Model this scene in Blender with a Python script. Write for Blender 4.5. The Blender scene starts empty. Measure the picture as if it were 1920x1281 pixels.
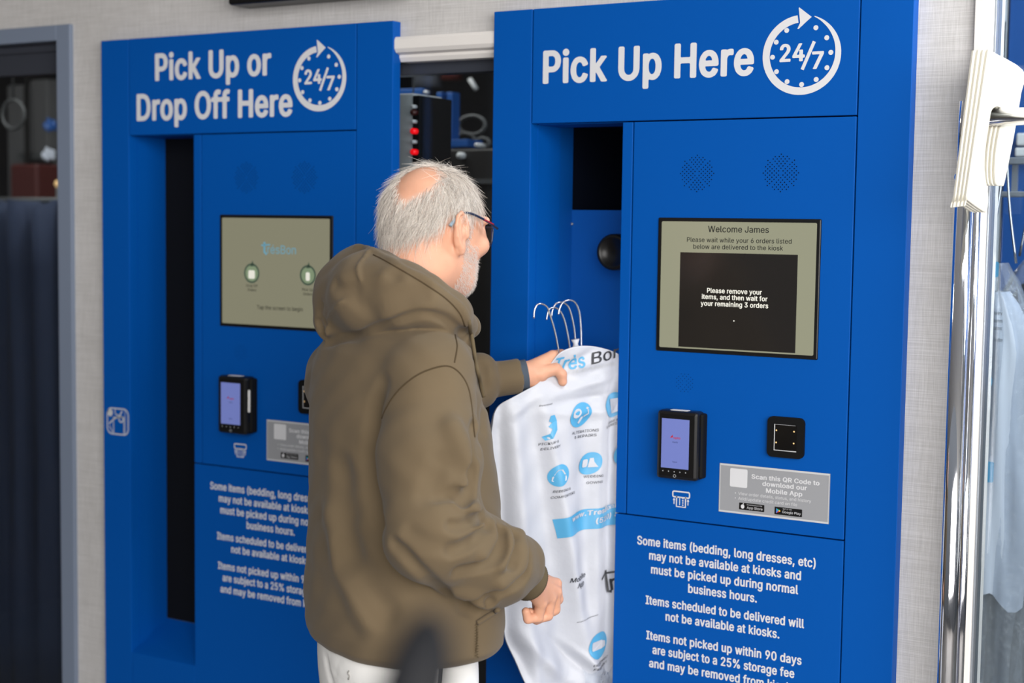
import bpy, bmesh, math, os, random
import numpy as np
from mathutils import Vector, Matrix

SC = bpy.context.scene
COL = SC.collection
rng = np.random.default_rng(7)
random.seed(7)

# ------------------------------------------------------------------ camera
FPX = 2854.4
CAM = np.array([0.0, -2.8, 1.62])
CR = np.array([0.85682677, 0.51542669, 0.01353532])
CU = np.array([-0.05094986, 0.05851595, 0.99698545])
CF = np.array([-0.51308088, 0.85493345, -0.07639895])
RH = np.array([CR[0], CR[1], 0.0]); RH /= np.linalg.norm(RH)     # horizontal directions across / away from the viewpoint
FH = np.array([-RH[1], RH[0], 0.0])

cam_data = bpy.data.cameras.new('camera')
cam = bpy.data.objects.new('camera', cam_data)
COL.objects.link(cam)
m = Matrix.Identity(4)
for i in range(3):
    m[i][0], m[i][1], m[i][2], m[i][3] = CR[i], CU[i], -CF[i], CAM[i]
cam.matrix_world = m
cam_data.sensor_fit = 'HORIZONTAL'
cam_data.sensor_width = 36.0
cam_data.lens = FPX / 1920 * 36.0
cam_data.clip_start = 0.05
cam_data.dof.use_dof = True
cam_data.dof.focus_distance = 2.85
cam_data.dof.aperture_fstop = 2.6
SC.camera = cam


def at(px, py, d):
    """point at depth d (metres along the optical axis) seen at a pixel of the 1920x1281 frame"""
    return CAM + d * ((px - 960) / FPX * CR - (py - 640.5) / FPX * CU + CF)


def aty(px, py, Y=0.0):
    v = (px - 960) / FPX * CR - (py - 640.5) / FPX * CU + CF
    return CAM + v * ((Y - CAM[1]) / v[1])


# ------------------------------------------------------------------ light and exposure
w = bpy.data.worlds.new('world')
SC.world = w
w.use_nodes = True
nt = w.node_tree
bg = nt.nodes['Background']
# overcast daylight: brighter above, dim towards the ground
tc = nt.nodes.new('ShaderNodeTexCoord')
sp = nt.nodes.new('ShaderNodeSeparateXYZ')
rm = nt.nodes.new('ShaderNodeValToRGB')
nt.links.new(tc.outputs['Generated'], sp.inputs[0])
mp = nt.nodes.new('ShaderNodeMapRange')
mp.inputs['From Min'].default_value = -0.4
mp.inputs['From Max'].default_value = 0.6
nt.links.new(sp.outputs['Z'], mp.inputs['Value'])
nt.links.new(mp.outputs[0], rm.inputs[0])
rm.color_ramp.elements[0].color = (0.07, 0.068, 0.066, 1)
rm.color_ramp.elements[1].color = (0.80, 0.86, 0.95, 1)
nt.links.new(rm.outputs[0], bg.inputs['Color'])
bg.inputs['Strength'].default_value = 0.32


def area(name, loc, target, size, energy, color=(1, 1, 1)):
    L = bpy.data.lights.new(name, 'AREA')
    L.shape = 'RECTANGLE'; L.size, L.size_y = size
    L.energy = energy; L.color = color
    o = bpy.data.objects.new(name, L)
    COL.objects.link(o)
    o.location = loc
    o.rotation_euler = (Vector(target) - Vector(loc)).to_track_quat('-Z', 'Y').to_euler()
    return o


area('street_daylight', (2.7, -4.0, 2.4), (-0.7, 0.0, 1.2), (6.4, 3.0), 508, (1.0, 0.97, 0.94))
area('shop_fill', (0.1, 0.35, 2.7), (-0.2, 0.7, 0), (1.6, 0.4), 60, (0.93, 0.97, 1.0))  # added fill, brightens the things behind the right glass
area('back_room_fill', (-2.8, 0.45, 2.7), (-2.6, 0.9, 0), (2.0, 0.3), 26, (1.0, 0.96, 0.9))  # added fill for the interior behind the middle window, no fixture known
area('left_room_fill', (-4.2, 0.5, 2.68), (-4.6, 1.4, 1.0), (1.6, 0.4), 15, (1.0, 0.96, 0.9))  # another added fill, lifts the dark room behind the left window
VS = SC.view_settings
VS.view_transform = 'Standard'
VS.look = 'None'
VS.exposure = 0.0
VS.gamma = 1.0
try:
    VS.use_curve_mapping = False
except Exception:
    pass


# ------------------------------------------------------------------ materials
def lin(c):
    c = np.array(c, float) / 255
    return tuple(np.where(c <= 0.04045, c / 12.92, ((c + 0.055) / 1.055) ** 2.4))


MATS = {}


def mat(name, rgb, rough=0.5, metal=0.0, spec=0.5, noise=None, bump=None, emit=None, coat=0.0, sub=0.0, sheen=0.0, attr=None):
    """noise=(scale, amount, stretch) varies the base colour; bump=(scale, strength, stretch)"""
    M = bpy.data.materials.new(name)
    M.use_nodes = True
    n, l = M.node_tree.nodes, M.node_tree.links
    b = n['Principled BSDF']
    c = lin(rgb)
    b.inputs['Base Color'].default_value = (*c, 1)
    b.inputs['Roughness'].default_value = rough
    b.inputs['Metallic'].default_value = metal
    b.inputs['Specular IOR Level'].default_value = spec
    b.inputs['Coat Weight'].default_value = coat
    b.inputs['Sheen Weight'].default_value = sheen
    if sub:
        b.inputs['Subsurface Weight'].default_value = sub
        b.inputs['Subsurface Radius'].default_value = (0.012, 0.005, 0.003)
        b.inputs['Subsurface Scale'].default_value = 0.5
    tcn = n.new('ShaderNodeTexCoord')

    def tex(scale, stretch, detail=3.0):
        mpn = n.new('ShaderNodeMapping')
        mpn.inputs['Scale'].default_value = stretch
        l.new(tcn.outputs['Object'], mpn.inputs[0])
        t = n.new('ShaderNodeTexNoise')
        t.inputs['Scale'].default_value = scale
        t.inputs['Detail'].default_value = detail
        l.new(mpn.outputs[0], t.inputs[0])
        return t
    col_out = None
    if attr:
        a = n.new('ShaderNodeAttribute')
        a.attribute_name = attr[0]
        mx = n.new('ShaderNodeMix'); mx.data_type = 'RGBA'
        mx.inputs['A'].default_value = (*c, 1)
        mx.inputs['B'].default_value = (*lin(attr[1]), 1)
        l.new(a.outputs['Fac'], mx.inputs['Factor'])
        col_out = mx.outputs['Result']
        l.new(col_out, b.inputs['Base Color'])
    if noise:
        t = tex(noise[0], noise[2] if len(noise) > 2 else (1, 1, 1))
        mr = n.new('ShaderNodeMapRange')
        mr.inputs['From Min'].default_value = 0.3
        mr.inputs['From Max'].default_value = 0.7
        mr.inputs['To Min'].default_value = 1 - noise[1]
        mr.inputs['To Max'].default_value = 1 + noise[1]
        l.new(t.outputs[0], mr.inputs[0])
        vm = n.new('ShaderNodeVectorMath'); vm.operation = 'SCALE'
        if col_out is not None:
            l.new(col_out, vm.inputs[0])
        else:
            vm.inputs[0].default_value = c
        l.new(mr.outputs[0], vm.inputs['Scale'])
        l.new(vm.outputs[0], b.inputs['Base Color'])
    if bump:
        t = tex(bump[0], bump[2] if len(bump) > 2 else (1, 1, 1))
        bp = n.new('ShaderNodeBump')
        bp.inputs['Strength'].default_value = bump[1]
        bp.inputs['Distance'].default_value = 0.002
        l.new(t.outputs[0], bp.inputs['Height'])
        l.new(bp.outputs[0], b.inputs['Normal'])
    if emit:
        b.inputs['Emission Color'].default_value = (*lin(emit[0]), 1)
        b.inputs['Emission Strength'].default_value = emit[1]
    MATS[name] = M
    return M


def clear_mat(name, rgb, opacity=0.06, rough=0.05, wrinkle=0.0):
    """thin clear sheet: mostly see-through, some gloss"""
    M = bpy.data.materials.new(name)
    M.use_nodes = True
    n, l = M.node_tree.nodes, M.node_tree.links
    out = n['Material Output']
    n.remove(n['Principled BSDF'])
    tr = n.new('ShaderNodeBsdfTransparent')
    tr.inputs[0].default_value = (*lin(rgb), 1)
    gl = n.new('ShaderNodeBsdfGlossy')
    gl.inputs['Roughness'].default_value = rough
    lw = n.new('ShaderNodeLayerWeight'); lw.inputs['Blend'].default_value = 0.5
    pw = n.new('ShaderNodeMath'); pw.operation = 'POWER'; pw.inputs[1].default_value = 5.0
    ml = n.new('ShaderNodeMath'); ml.operation = 'MULTIPLY_ADD'; ml.inputs[1].default_value = 0.85; ml.inputs[2].default_value = 0.035
    l.new(lw.outputs['Facing'], pw.inputs[0]); l.new(pw.outputs[0], ml.inputs[0])
    if wrinkle:
        tn = n.new('ShaderNodeTexNoise'); tn.inputs['Scale'].default_value = 26; tn.inputs['Detail'].default_value = 4; tn.inputs['Distortion'].default_value = 1.2
        tco = n.new('ShaderNodeTexCoord'); l.new(tco.outputs['Object'], tn.inputs[0])
        bpn = n.new('ShaderNodeBump'); bpn.inputs['Strength'].default_value = wrinkle; bpn.inputs['Distance'].default_value = 0.02
        l.new(tn.outputs[0], bpn.inputs['Height']); l.new(bpn.outputs[0], gl.inputs['Normal']); l.new(bpn.outputs[0], lw.inputs['Normal'])
    mx = n.new('ShaderNodeMixShader')
    l.new(ml.outputs[0], mx.inputs[0]); l.new(tr.outputs[0], mx.inputs[1]); l.new(gl.outputs[0], mx.inputs[2])
    last = mx
    if opacity > 0:
        df = n.new('ShaderNodeBsdfDiffuse'); df.inputs[0].default_value = (0.8, 0.83, 0.87, 1)
        m2 = n.new('ShaderNodeMixShader'); m2.inputs[0].default_value = opacity
        l.new(mx.outputs[0], m2.inputs[1]); l.new(df.outputs[0], m2.inputs[2])
        last = m2
    l.new(last.outputs[0], out.inputs[0])
    MATS[name] = M
    return M


mat('blue', (0, 80, 165), 0.5, spec=0.12, bump=(900, 0.03))
mat('blue_inner', (0, 78, 160), 0.5, spec=0.25)
mat('vinyl', (212, 213, 216), 0.5, spec=0.3)
mat('black_plastic', (16, 16, 17), 0.35, spec=0.4)
mat('black_matte', (9, 10, 12), 0.7, spec=0.2)
mat('post_dark', (17, 18, 22), 0.6, spec=0.3)
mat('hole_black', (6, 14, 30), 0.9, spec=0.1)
mat('dark_glass', (14, 14, 15), 0.12)
mat('white_plastic', (235, 233, 226), 0.4)
mat('cream_plastic', (232, 228, 214), 0.38)
mat('board_edge', (214, 190, 158), 0.5)
mat('chrome', (225, 226, 230), 0.07, metal=1.0)
mat('wire', (205, 207, 215), 0.22, metal=0.9)
mat('steel_grey', (150, 156, 164), 0.35, metal=0.6)
mat('grey_frame', (124, 136, 156), 0.45, metal=0.1)
mat('dark_frame', (62, 66, 76), 0.45, metal=0.3)
mat('white_paint', (226, 222, 218), 0.5, noise=(6, 0.03))
mat('light_grey', (168, 172, 174), 0.5)
mat('sticker_grey', (150, 152, 156), 0.5)
mat('icon_grey', (196, 198, 200), 0.5)
mat('red_lamp', (200, 12, 20), 0.25, emit=((255, 20, 30), 0.9))
mat('dark_red', (70, 30, 28), 0.4)
mat('dim_grey', (70, 72, 74), 0.5)
mat('amber', (230, 190, 130), 0.3, emit=((255, 205, 140), 0.5))
mat('screen_lit', (60, 60, 50), 0.2, emit=((158, 158, 134), 0.78))
mat('screen_dim', (55, 54, 46), 0.2, emit=((150, 148, 124), 0.66))
mat('fill_glow', (240, 240, 240), 0.5, emit=((255, 250, 244), 2.2))
mat('dialog', (26, 24, 23), 0.15, emit=((40, 37, 34), 0.35))
mat('screen_text', (30, 32, 30), 0.4)
mat('screen_white', (180, 180, 172), 0.4, emit=((215, 212, 200), 0.7))
mat('screen_green', (110, 128, 100), 0.4, emit=((130, 145, 118), 0.45))
mat('screen_ring', (60, 76, 62), 0.4, emit=((70, 88, 74), 0.4))
mat('screen_logo', (80, 130, 150), 0.4, emit=((110, 160, 178), 0.5))
mat('reader_lit', (80, 90, 140), 0.2, emit=((120, 132, 200), 0.55))
mat('red_ink', (190, 30, 50), 0.5)
mat('navy_ink', (40, 50, 95), 0.5)
mat('green_ink', (40, 175, 95), 0.5)
mat('yellow_ink', (245, 190, 50), 0.5)
mat('sky_ink', (60, 130, 220), 0.5)
mat('floor_tile', (120, 116, 112), 0.6, noise=(3, 0.12), bump=(40, 0.1))
mat('concrete', (98, 95, 92), 0.8, noise=(2.5, 0.15))
mat('soffit', (205, 205, 203), 0.7)
mat('room_dark', (44, 46, 52), 0.8)
mat('room_mid', (86, 86, 88), 0.8)
mat('machine_blue', (18, 74, 142), 0.4)
mat('machine_dark', (34, 33, 33), 0.45)
mat('cardboard', (172, 138, 108), 0.8, noise=(8, 0.08))
mat('tan', (206, 180, 150), 0.7)
mat('cloth_grey', (186, 192, 204), 0.85)
mat('cloth_white', (228, 232, 238), 0.85)
mat('cloth_dark', (52, 56, 66), 0.85)
mat('cloth_navy', (26, 40, 66), 0.85)
clear_mat('glass', (236, 240, 242), 0.0, 0.03)
clear_mat('plastic_film', (240, 243, 247), 0.12, 0.16, 0.8)


mat('bag_blue0', (84, 164, 208), 0.45)


# linen wall cloth: fine crossed threads in the colour and the relief
def linen():
    M = bpy.data.materials.new('linen_wall')
    M.use_nodes = True
    n, l = M.node_tree.nodes, M.node_tree.links
    b = n['Principled BSDF']
    b.inputs['Roughness'].default_value = 0.8
    b.inputs['Specular IOR Level'].default_value = 0.25
    tcn = n.new('ShaderNodeTexCoord')
    outs = []
    for sc, det in (((12, 12, 950), 4), ((1150, 14, 24), 3), ((3, 3, 5), 2)):
        mpn = n.new('ShaderNodeMapping'); mpn.inputs['Scale'].default_value = sc
        l.new(tcn.outputs['Object'], mpn.inputs[0])
        t = n.new('ShaderNodeTexNoise'); t.inputs['Scale'].default_value = 1.0; t.inputs['Detail'].default_value = det
        l.new(mpn.outputs[0], t.inputs[0]); outs.append(t.outputs[0])
    a = n.new('ShaderNodeMath'); a.operation = 'ADD'
    l.new(outs[0], a.inputs[0]); l.new(outs[1], a.inputs[1])
    a2 = n.new('ShaderNodeMath'); a2.operation = 'MULTIPLY_ADD'; a2.inputs[1].default_value = 0.4
    l.new(outs[2], a2.inputs[0]); l.new(a.outputs[0], a2.inputs[2])
    cr = n.new('ShaderNodeValToRGB')
    cr.color_ramp.elements[0].position = 0.2; cr.color_ramp.elements[1].position = 0.78
    mrn = n.new('ShaderNodeMapRange'); mrn.inputs['From Min'].default_value = 0.7; mrn.inputs['From Max'].default_value = 1.75
    l.new(a2.outputs[0], mrn.inputs[0])
    cr.color_ramp.elements[0].color = (*lin((177, 175, 173)), 1)
    cr.color_ramp.elements[1].color = (*lin((209, 207, 206)), 1)
    l.new(mrn.outputs[0], cr.inputs[0])
    l.new(cr.outputs[0], b.inputs['Base Color'])
    bp = n.new('ShaderNodeBump'); bp.inputs['Strength'].default_value = 0.12; bp.inputs['Distance'].default_value = 0.002
    l.new(a.outputs[0], bp.inputs['Height']); l.new(bp.outputs[0], b.inputs['Normal'])
    MATS['linen'] = M


linen()


# ------------------------------------------------------------------ mesh helpers
def mk(name, verts, faces, material, parent=None, smooth=False):
    me = bpy.data.meshes.new(name)
    me.from_pydata([tuple(map(float, v)) for v in verts], [], [tuple(map(int, f)) for f in faces])
    return link(name, me, material, parent, smooth)


def link(name, me, material, parent=None, smooth=False):
    me.update()
    o = bpy.data.objects.new(name, me)
    COL.objects.link(o)
    me.materials.append(MATS[material])
    if smooth:
        me.polygons.foreach_set('use_smooth', np.ones(len(me.polygons), bool))
        me.update()
    if parent is not None:
        o.parent = parent
        o.matrix_parent_inverse = Matrix.Translation(-Vector(world_loc(parent)))
    return o


def world_loc(o):
    v = Vector((0, 0, 0))
    while o is not None:
        v = v + o.location
        if o.parent is not None:
            v = v + o.matrix_parent_inverse.translation
        o = o.parent
    return v


def mk_bm(name, bm, material, parent=None, smooth=False):
    me = bpy.data.meshes.new(name)
    bm.normal_update()
    bm.to_mesh(me)
    bm.free()
    return link(name, me, material, parent, smooth)


def empty(name, loc):
    o = bpy.data.objects.new(name, None)
    COL.objects.link(o)
    o.location = loc
    o.empty_display_size = 0.05
    return o


def tag(o, label=None, cat=None, group=None, kind=None):
    if label: o['label'] = label
    if cat: o['category'] = cat
    if group: o['group'] = group
    if kind: o['kind'] = kind
    return o


def thing(name, loc, label, cat, group=None):
    return tag(empty(name, loc), label, cat, group)


def box_bm(bm, lo, hi, bevel=0.0, seg=2):
    lo, hi = np.minimum(lo, hi), np.maximum(lo, hi)
    r = bmesh.ops.create_cube(bm, size=1.0)
    vs = r['verts']
    for v in vs:
        for i in range(3):
            v.co[i] = lo[i] + (v.co[i] + 0.5) * (hi[i] - lo[i])
    if bevel:
        es = list({e for v in vs for e in v.link_edges})
        bmesh.ops.bevel(bm, geom=es, offset=bevel, segments=seg, affect='EDGES', profile=0.5)


def box(name, lo, hi, material, parent=None, bevel=0.0, seg=2):
    bm = bmesh.new()
    box_bm(bm, lo, hi, bevel, seg)
    return mk_bm(name, bm, material, parent)


def boxes(name, items, material, parent=None, bevel=0.0):
    bm = bmesh.new()
    for lo, hi in items:
        box_bm(bm, lo, hi, bevel)
    return mk_bm(name, bm, material, parent)


def tube_data(path, rad, n=10, closed=False, cap=True):
    P = np.array(path, float)
    k = len(P)
    R = np.full(k, rad, float) if np.isscalar(rad) else np.array(rad, float)
    T = np.gradient(P, axis=0)
    if closed:
        T = np.roll(P, -1, 0) - np.roll(P, 1, 0)
    T /= np.linalg.norm(T, axis=1)[:, None] + 1e-12
    a = np.array([0, 0, 1.0]) if abs(T[0][2]) < 0.9 else np.array([1.0, 0, 0])
    N = np.cross(T[0], a); N /= np.linalg.norm(N)
    V = []
    ang = np.arange(n) * 2 * np.pi / n
    for i in range(k):
        N = N - T[i] * (N @ T[i]); N /= np.linalg.norm(N)
        B = np.cross(T[i], N)
        V.append(P[i] + R[i] * (np.cos(ang)[:, None] * N + np.sin(ang)[:, None] * B))
    V = np.concatenate(V)
    Fc = []
    m_ = k if closed else k - 1
    for i in range(m_):
        for j in range(n):
            a_, b_ = i * n + j, i * n + (j + 1) % n
            c_, d_ = ((i + 1) % k) * n + (j + 1) % n, ((i + 1) % k) * n + j
            Fc.append((a_, b_, c_, d_))
    if cap and not closed:
        Fc.append(tuple(range(n - 1, -1, -1)))
        Fc.append(tuple(range((k - 1) * n, k * n)))
    return V, Fc


def tube(name, path, rad, material, parent=None, n=10, closed=False):
    V, F_ = tube_data(path, rad, n, closed)
    return mk(name, V, F_, material, parent, True)


def tubes(name, paths, rad, material, parent=None, n=8):
    VV, FF, k = [], [], 0
    for p in paths:
        V, F_ = tube_data(p, rad, n)
        VV.append(V); FF += [tuple(i + k for i in f) for f in F_]; k += len(V)
    return mk(name, np.concatenate(VV), FF, material, parent, True)


def spline(pts, n=40):
    """Catmull-Rom through the points"""
    P = np.array(pts, float)
    P = np.vstack([2 * P[0] - P[1], P, 2 * P[-1] - P[-2]])
    out = []
    segs = len(P) - 3
    for t in np.linspace(0, segs - 1e-9, n):
        i = int(t); u = t - i
        p0, p1, p2, p3 = P[i:i + 4]
        out.append(0.5 * (2 * p1 + (p2 - p0) * u + (2 * p0 - 5 * p1 + 4 * p2 - p3) * u * u + (3 * p1 - p0 - 3 * p2 + p3) * u ** 3))
    return np.array(out)


# ------------------------------------------------------------------ flat shapes (x, z) for vinyl lettering, icons and prints
def s_poly(pts):
    return [tuple(p) for p in pts], [tuple(range(len(pts)))]


def s_rect(x0, z0, x1, z1):
    return s_poly([(x0, z0), (x1, z0), (x1, z1), (x0, z1)])


def s_rrect(x0, z0, x1, z1, r, n=6):
    pts = []
    for cx, cz, a0 in ((x1 - r, z0 + r, -90), (x1 - r, z1 - r, 0), (x0 + r, z1 - r, 90), (x0 + r, z0 + r, 180)):
        for i in range(n + 1):
            a = math.radians(a0 + 90 * i / n)
            pts.append((cx + r * math.cos(a), cz + r * math.sin(a)))
    return s_poly(pts)


def s_disc(cx, cz, r, n=28, rz=None):
    rz = r if rz is None else rz
    return s_poly([(cx + r * math.cos(2 * math.pi * i / n), cz + rz * math.sin(2 * math.pi * i / n)) for i in range(n)])


def s_strip(path, width, closed=False):
    P = np.array(path, float)
    k = len(P)
    W = np.full(k, width) if np.isscalar(width) else np.array(width, float)
    T = np.gradient(P, axis=0) if not closed else np.roll(P, -1, 0) - np.roll(P, 1, 0)
    T /= np.linalg.norm(T, axis=1)[:, None] + 1e-12
    N = np.stack([-T[:, 1], T[:, 0]], 1)
    V = [tuple(v) for v in np.concatenate([P + N * W[:, None] / 2, P - N * W[:, None] / 2])]
    m_ = k if closed else k - 1
    return V, [(i, k + i, k + (i + 1) % k, (i + 1) % k) for i in range(m_)]


def s_ring(cx, cz, r, width, n=40):
    a = np.arange(n) * 2 * np.pi / n
    return s_strip(np.stack([cx + r * np.cos(a), cz + r * np.sin(a)], 1), width, True)


def s_rframe(x0, z0, x1, z1, r, width):
    return s_strip(s_rrect(x0, z0, x1, z1, r)[0], width, True)


def s_join(*shapes):
    V, F_ = [], []
    for v, f in shapes:
        k = len(V); V += list(v); F_ += [tuple(i + k for i in q) for q in f]
    return V, F_


def s_move(s, dx=0, dz=0, sx=1, sz=1):
    return [(v[0] * sx + dx, v[1] * sz + dz) + tuple(v[2:]) for v in s[0]], s[1]


FONT = None
try:
    fp = os.path.join(bpy.utils.system_resource('DATAFILES', path='fonts'), 'Inter.woff2')
    if os.path.exists(fp):
        FONT = bpy.data.fonts.load(fp)
except Exception:
    FONT = None
_TX = {}


def raw_text(s, bold):
    """filled glyphs; bold grows every outline by that radius with round corners (distance field, marching squares)"""
    key = (s, bold)
    if key in _TX:
        return _TX[key]
    c = bpy.data.curves.new('lettering_source', 'FONT')
    c.body = s
    if FONT is not None:
        c.font = FONT
    c.size = 1.0
    c.resolution_u = 3
    c.fill_mode = 'FRONT'
    c.space_character = 1.0 + bold * 1.6
    o = bpy.data.objects.new('lettering_source', c)
    COL.objects.link(o)
    dg = bpy.context.evaluated_depsgraph_get()
    me = bpy.data.meshes.new_from_object(o.evaluated_get(dg))
    V = [(v.co.x, v.co.y) for v in me.vertices]
    F_ = [tuple(p.vertices) for p in me.polygons]
    bpy.data.objects.remove(o); bpy.data.curves.remove(c); bpy.data.meshes.remove(me)
    if bold > 0.004:
        cnt = {}
        for f in F_:
            for i in range(len(f)):
                e = (f[i], f[(i + 1) % len(f)])
                kx = (min(e), max(e))
                cnt[kx] = cnt.get(kx, 0) + 1
        P = np.array(V)
        E_ = np.array([k for k, q in cnt.items() if q == 1])
        h = 0.019 if len(s) < 16 else 0.026
        lo = P.min(0) - bold - 3 * h
        nx, nz = [int(q) + 3 for q in (P.max(0) - lo + bold + 3 * h) / h]
        X = lo[0] + np.arange(nx) * h; Z = lo[1] + np.arange(nz) * h + 1.3e-5
        D = np.full((nz, nx), 9.0)
        A, B = P[E_[:, 0]], P[E_[:, 1]]
        pad = bold + 2 * h
        for p, q in zip(A, B):
            i0, i1 = int((min(p[0], q[0]) - pad - lo[0]) / h), int((max(p[0], q[0]) + pad - lo[0]) / h) + 2
            j0, j1 = int((min(p[1], q[1]) - pad - lo[1]) / h), int((max(p[1], q[1]) + pad - lo[1]) / h) + 2
            i0, j0 = max(i0, 0), max(j0, 0)
            xx, zz = np.meshgrid(X[i0:i1] - p[0], Z[j0:j1] - p[1])
            t = q - p; L2 = t @ t
            u = np.clip((xx * t[0] + zz * t[1]) / max(L2, 1e-12), 0, 1)
            d = np.hypot(xx - u * t[0], (zz - u * t[1]) * 1.8)     # strokes gain more width than height
            D[j0:j1, i0:i1] = np.minimum(D[j0:j1, i0:i1], d)
        ins = np.zeros_like(D, bool)
        for j, z in enumerate(Z):
            m_ = (A[:, 1] > z) != (B[:, 1] > z)
            xs = A[m_, 0] + (z - A[m_, 1]) / (B[m_, 1] - A[m_, 1]) * (B[m_, 0] - A[m_, 0])
            ins[j] = (np.searchsorted(np.sort(xs), X) % 2) == 1
        Fd = np.where(ins, -D, D) - bold
        Fd = np.where(Fd == 0, 1e-6, Fd)
        V, F_, vid = [], [], {}

        def vtx(k, x, z):
            if k not in vid:
                vid[k] = len(V); V.append((x, z))
            return vid[k]

        def cross(j, i, j2, i2):
            if (j2, i2) < (j, i): j, i, j2, i2 = j2, i2, j, i
            a, b = Fd[j, i], Fd[j2, i2]; t = a / (a - b)
            return vtx((j, i, j2, i2), X[i] + (X[i2] - X[i]) * t, Z[j] + (Z[j2] - Z[j]) * t)
        neg = Fd < 0
        cs = neg[:-1, :-1].astype(int) + neg[1:, :-1] + neg[:-1, 1:] + neg[1:, 1:]
        for j in range(nz - 1):
            i = 0
            row = np.nonzero(cs[j])[0]
            k = 0
            while k < len(row):
                i = row[k]
                if cs[j, i] == 4:
                    k2 = k
                    while k2 + 1 < len(row) and row[k2 + 1] == row[k2] + 1 and cs[j, row[k2 + 1]] == 4: k2 += 1
                    e = row[k2] + 1
                    F_.append((vtx((j, i), X[i], Z[j]), vtx((j, e), X[e], Z[j]), vtx((j + 1, e), X[e], Z[j + 1]), vtx((j + 1, i), X[i], Z[j + 1])))
                    k = k2 + 1; continue
                ring = ((j, i), (j, i + 1), (j + 1, i + 1), (j + 1, i))
                poly = []
                for a in range(4):
                    p, q = ring[a], ring[(a + 1) % 4]
                    if neg[p]: poly.append(vtx(p, X[p[1]], Z[p[0]]))
                    if neg[p] != neg[q]: poly.append(cross(*p, *q))
                if len(poly) > 2: F_.append(tuple(poly))
                k += 1
    _TX[key] = (V, F_)
    return V, F_


def s_text(s, x0, x1, zb, cap, bold=0.03):
    """one line of lettering filling x0..x1, capitals cap tall standing on zb"""
    V, F_ = raw_text(s, bold)
    H = raw_text('H', bold)[0]
    hz0, hz1 = min(v[1] for v in H), max(v[1] for v in H)
    a, b = min(v[0] for v in V), max(v[0] for v in V)
    sx, sz = (x1 - x0) / (b - a), cap / (hz1 - hz0)
    return [(x0 + (x - a) * sx, zb + (z - hz0) * sz) for x, z in V], F_


def plate(name, shape, place, thick, material, parent=None):
    """a flat outline with real thickness; place maps (x, z) to the front face, the back lies thick behind it"""
    pts = shape[0]; n_ = len(pts)
    f = [np.array(place(x, z), float) for x, z in pts]
    b = [p + np.array([0, thick, 0]) for p in f]
    F_ = [tuple(range(n_)), tuple(range(2 * n_ - 1, n_ - 1, -1))] + [(i, n_ + i, n_ + (i + 1) % n_, (i + 1) % n_) for i in range(n_)]
    return mk(name, f + b, F_, material, parent)


def decal(name, shape, place, material, parent=None, nrm=(0.0, -1.0, 0.0)):
    """place maps (x, z) of the flat shape to a world point"""
    V = [np.array(place(v[0], v[1]), float) + (np.array(nrm) * 0.00035 * v[2] if len(v) > 2 else 0) for v in shape[0]]
    return mk(name, V, shape[1], material, parent)
# ------------------------------------------------------------------ the setting
YW = 0.03           # front of the wall cloth
K2X, K1X = -1.736, -2.905
KW, KT = 0.905, 2.0732
X_L0, X_L1 = -4.4, -3.036    # dark window at the far left (outer edges of its frame)
Z_L = 2.122
X_C0, X_C1 = K1X + KW - 0.10, K2X + 0.10
Z_C = 1.985
X_R0 = -0.7255               # the shop front at the right starts here
Z_TOP = 2.75


def struct(o):
    o['kind'] = 'structure'
    return o


NX0 = 0.096   # niche, kiosk coordinates
wall_boxes = []
yb = 0.13
for x0, x1, z0, z1 in (
        (-5.0, X_R0, Z_L, Z_TOP),                      # band above everything
        (-5.0, X_L0, 0, Z_L),
        (X_L1, K1X + 0.05, 0, Z_L),                    # between the dark window and the first kiosk
        (K1X + 0.05, K1X + KW - 0.05, KT - 0.05, Z_L),
        (K1X + KW - 0.16, K1X + KW - 0.15, 0, KT - 0.05),
        (K1X + KW - 0.05, X_C1 - 0.085, Z_C, Z_L),
        (X_C1 - 0.085, K2X + 0.05, 0, Z_L),
        (K2X + 0.05, K2X + KW - 0.05, KT - 0.05, Z_L),
        (K2X + KW - 0.05, X_R0, 0, Z_L)):
    wall_boxes.append(((x0, YW, z0), (x1, yb, z1)))
struct(boxes('wall_back', wall_boxes, 'linen'))
struct(box('floor', (-7, -9, -0.06), (4, 5.2, 0.0), 'floor_tile'))
struct(box('ceiling', (-7, -1.5, Z_TOP), (4, 5.2, Z_TOP + 0.08), 'soffit'))
mat('light_block_dark', (74, 66, 60), 0.85, noise=(9, 0.2))
struct(box('light_block_left', (-5.1, -5.0, 0), (-4.95, YW, Z_TOP), 'light_block_dark'))  # invented wall out of view, added to cut ambient light from the left
# the room behind the shop front
struct(boxes('wall_room', [((-7, 4.6, 0), (4, 4.7, Z_TOP)), ((-7.1, 0.2, 0), (-7, 4.7, Z_TOP))], 'room_dark'))

# dark window, left
wl = struct(empty('window_1', (X_L1, YW, 0)))
boxes('frame', [((X_L1 - 0.05, YW - 0.012, 0), (X_L1, YW + 0.06, Z_L)),
                ((X_L0, YW - 0.012, 2.082), (X_L1 - 0.05, YW + 0.06, Z_L)),
                ((X_L0, YW - 0.012, 0), (X_L0 + 0.05, YW + 0.06, Z_L))], 'grey_frame', wl, 0.002)
boxes('transom', [((X_L0 + 0.05, YW + 0.012, 2.058), (X_L1 - 0.05, YW + 0.05, 2.076)),
                  ((X_L0 + 0.05, YW + 0.02, 2.002), (X_L1 - 0.05, YW + 0.05, 2.06))], 'dark_frame', wl, 0.002)
box('glass', (X_L0 + 0.05, YW + 0.03, 0), (X_L1 - 0.05, YW + 0.036, 2.005), 'glass', wl)

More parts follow.
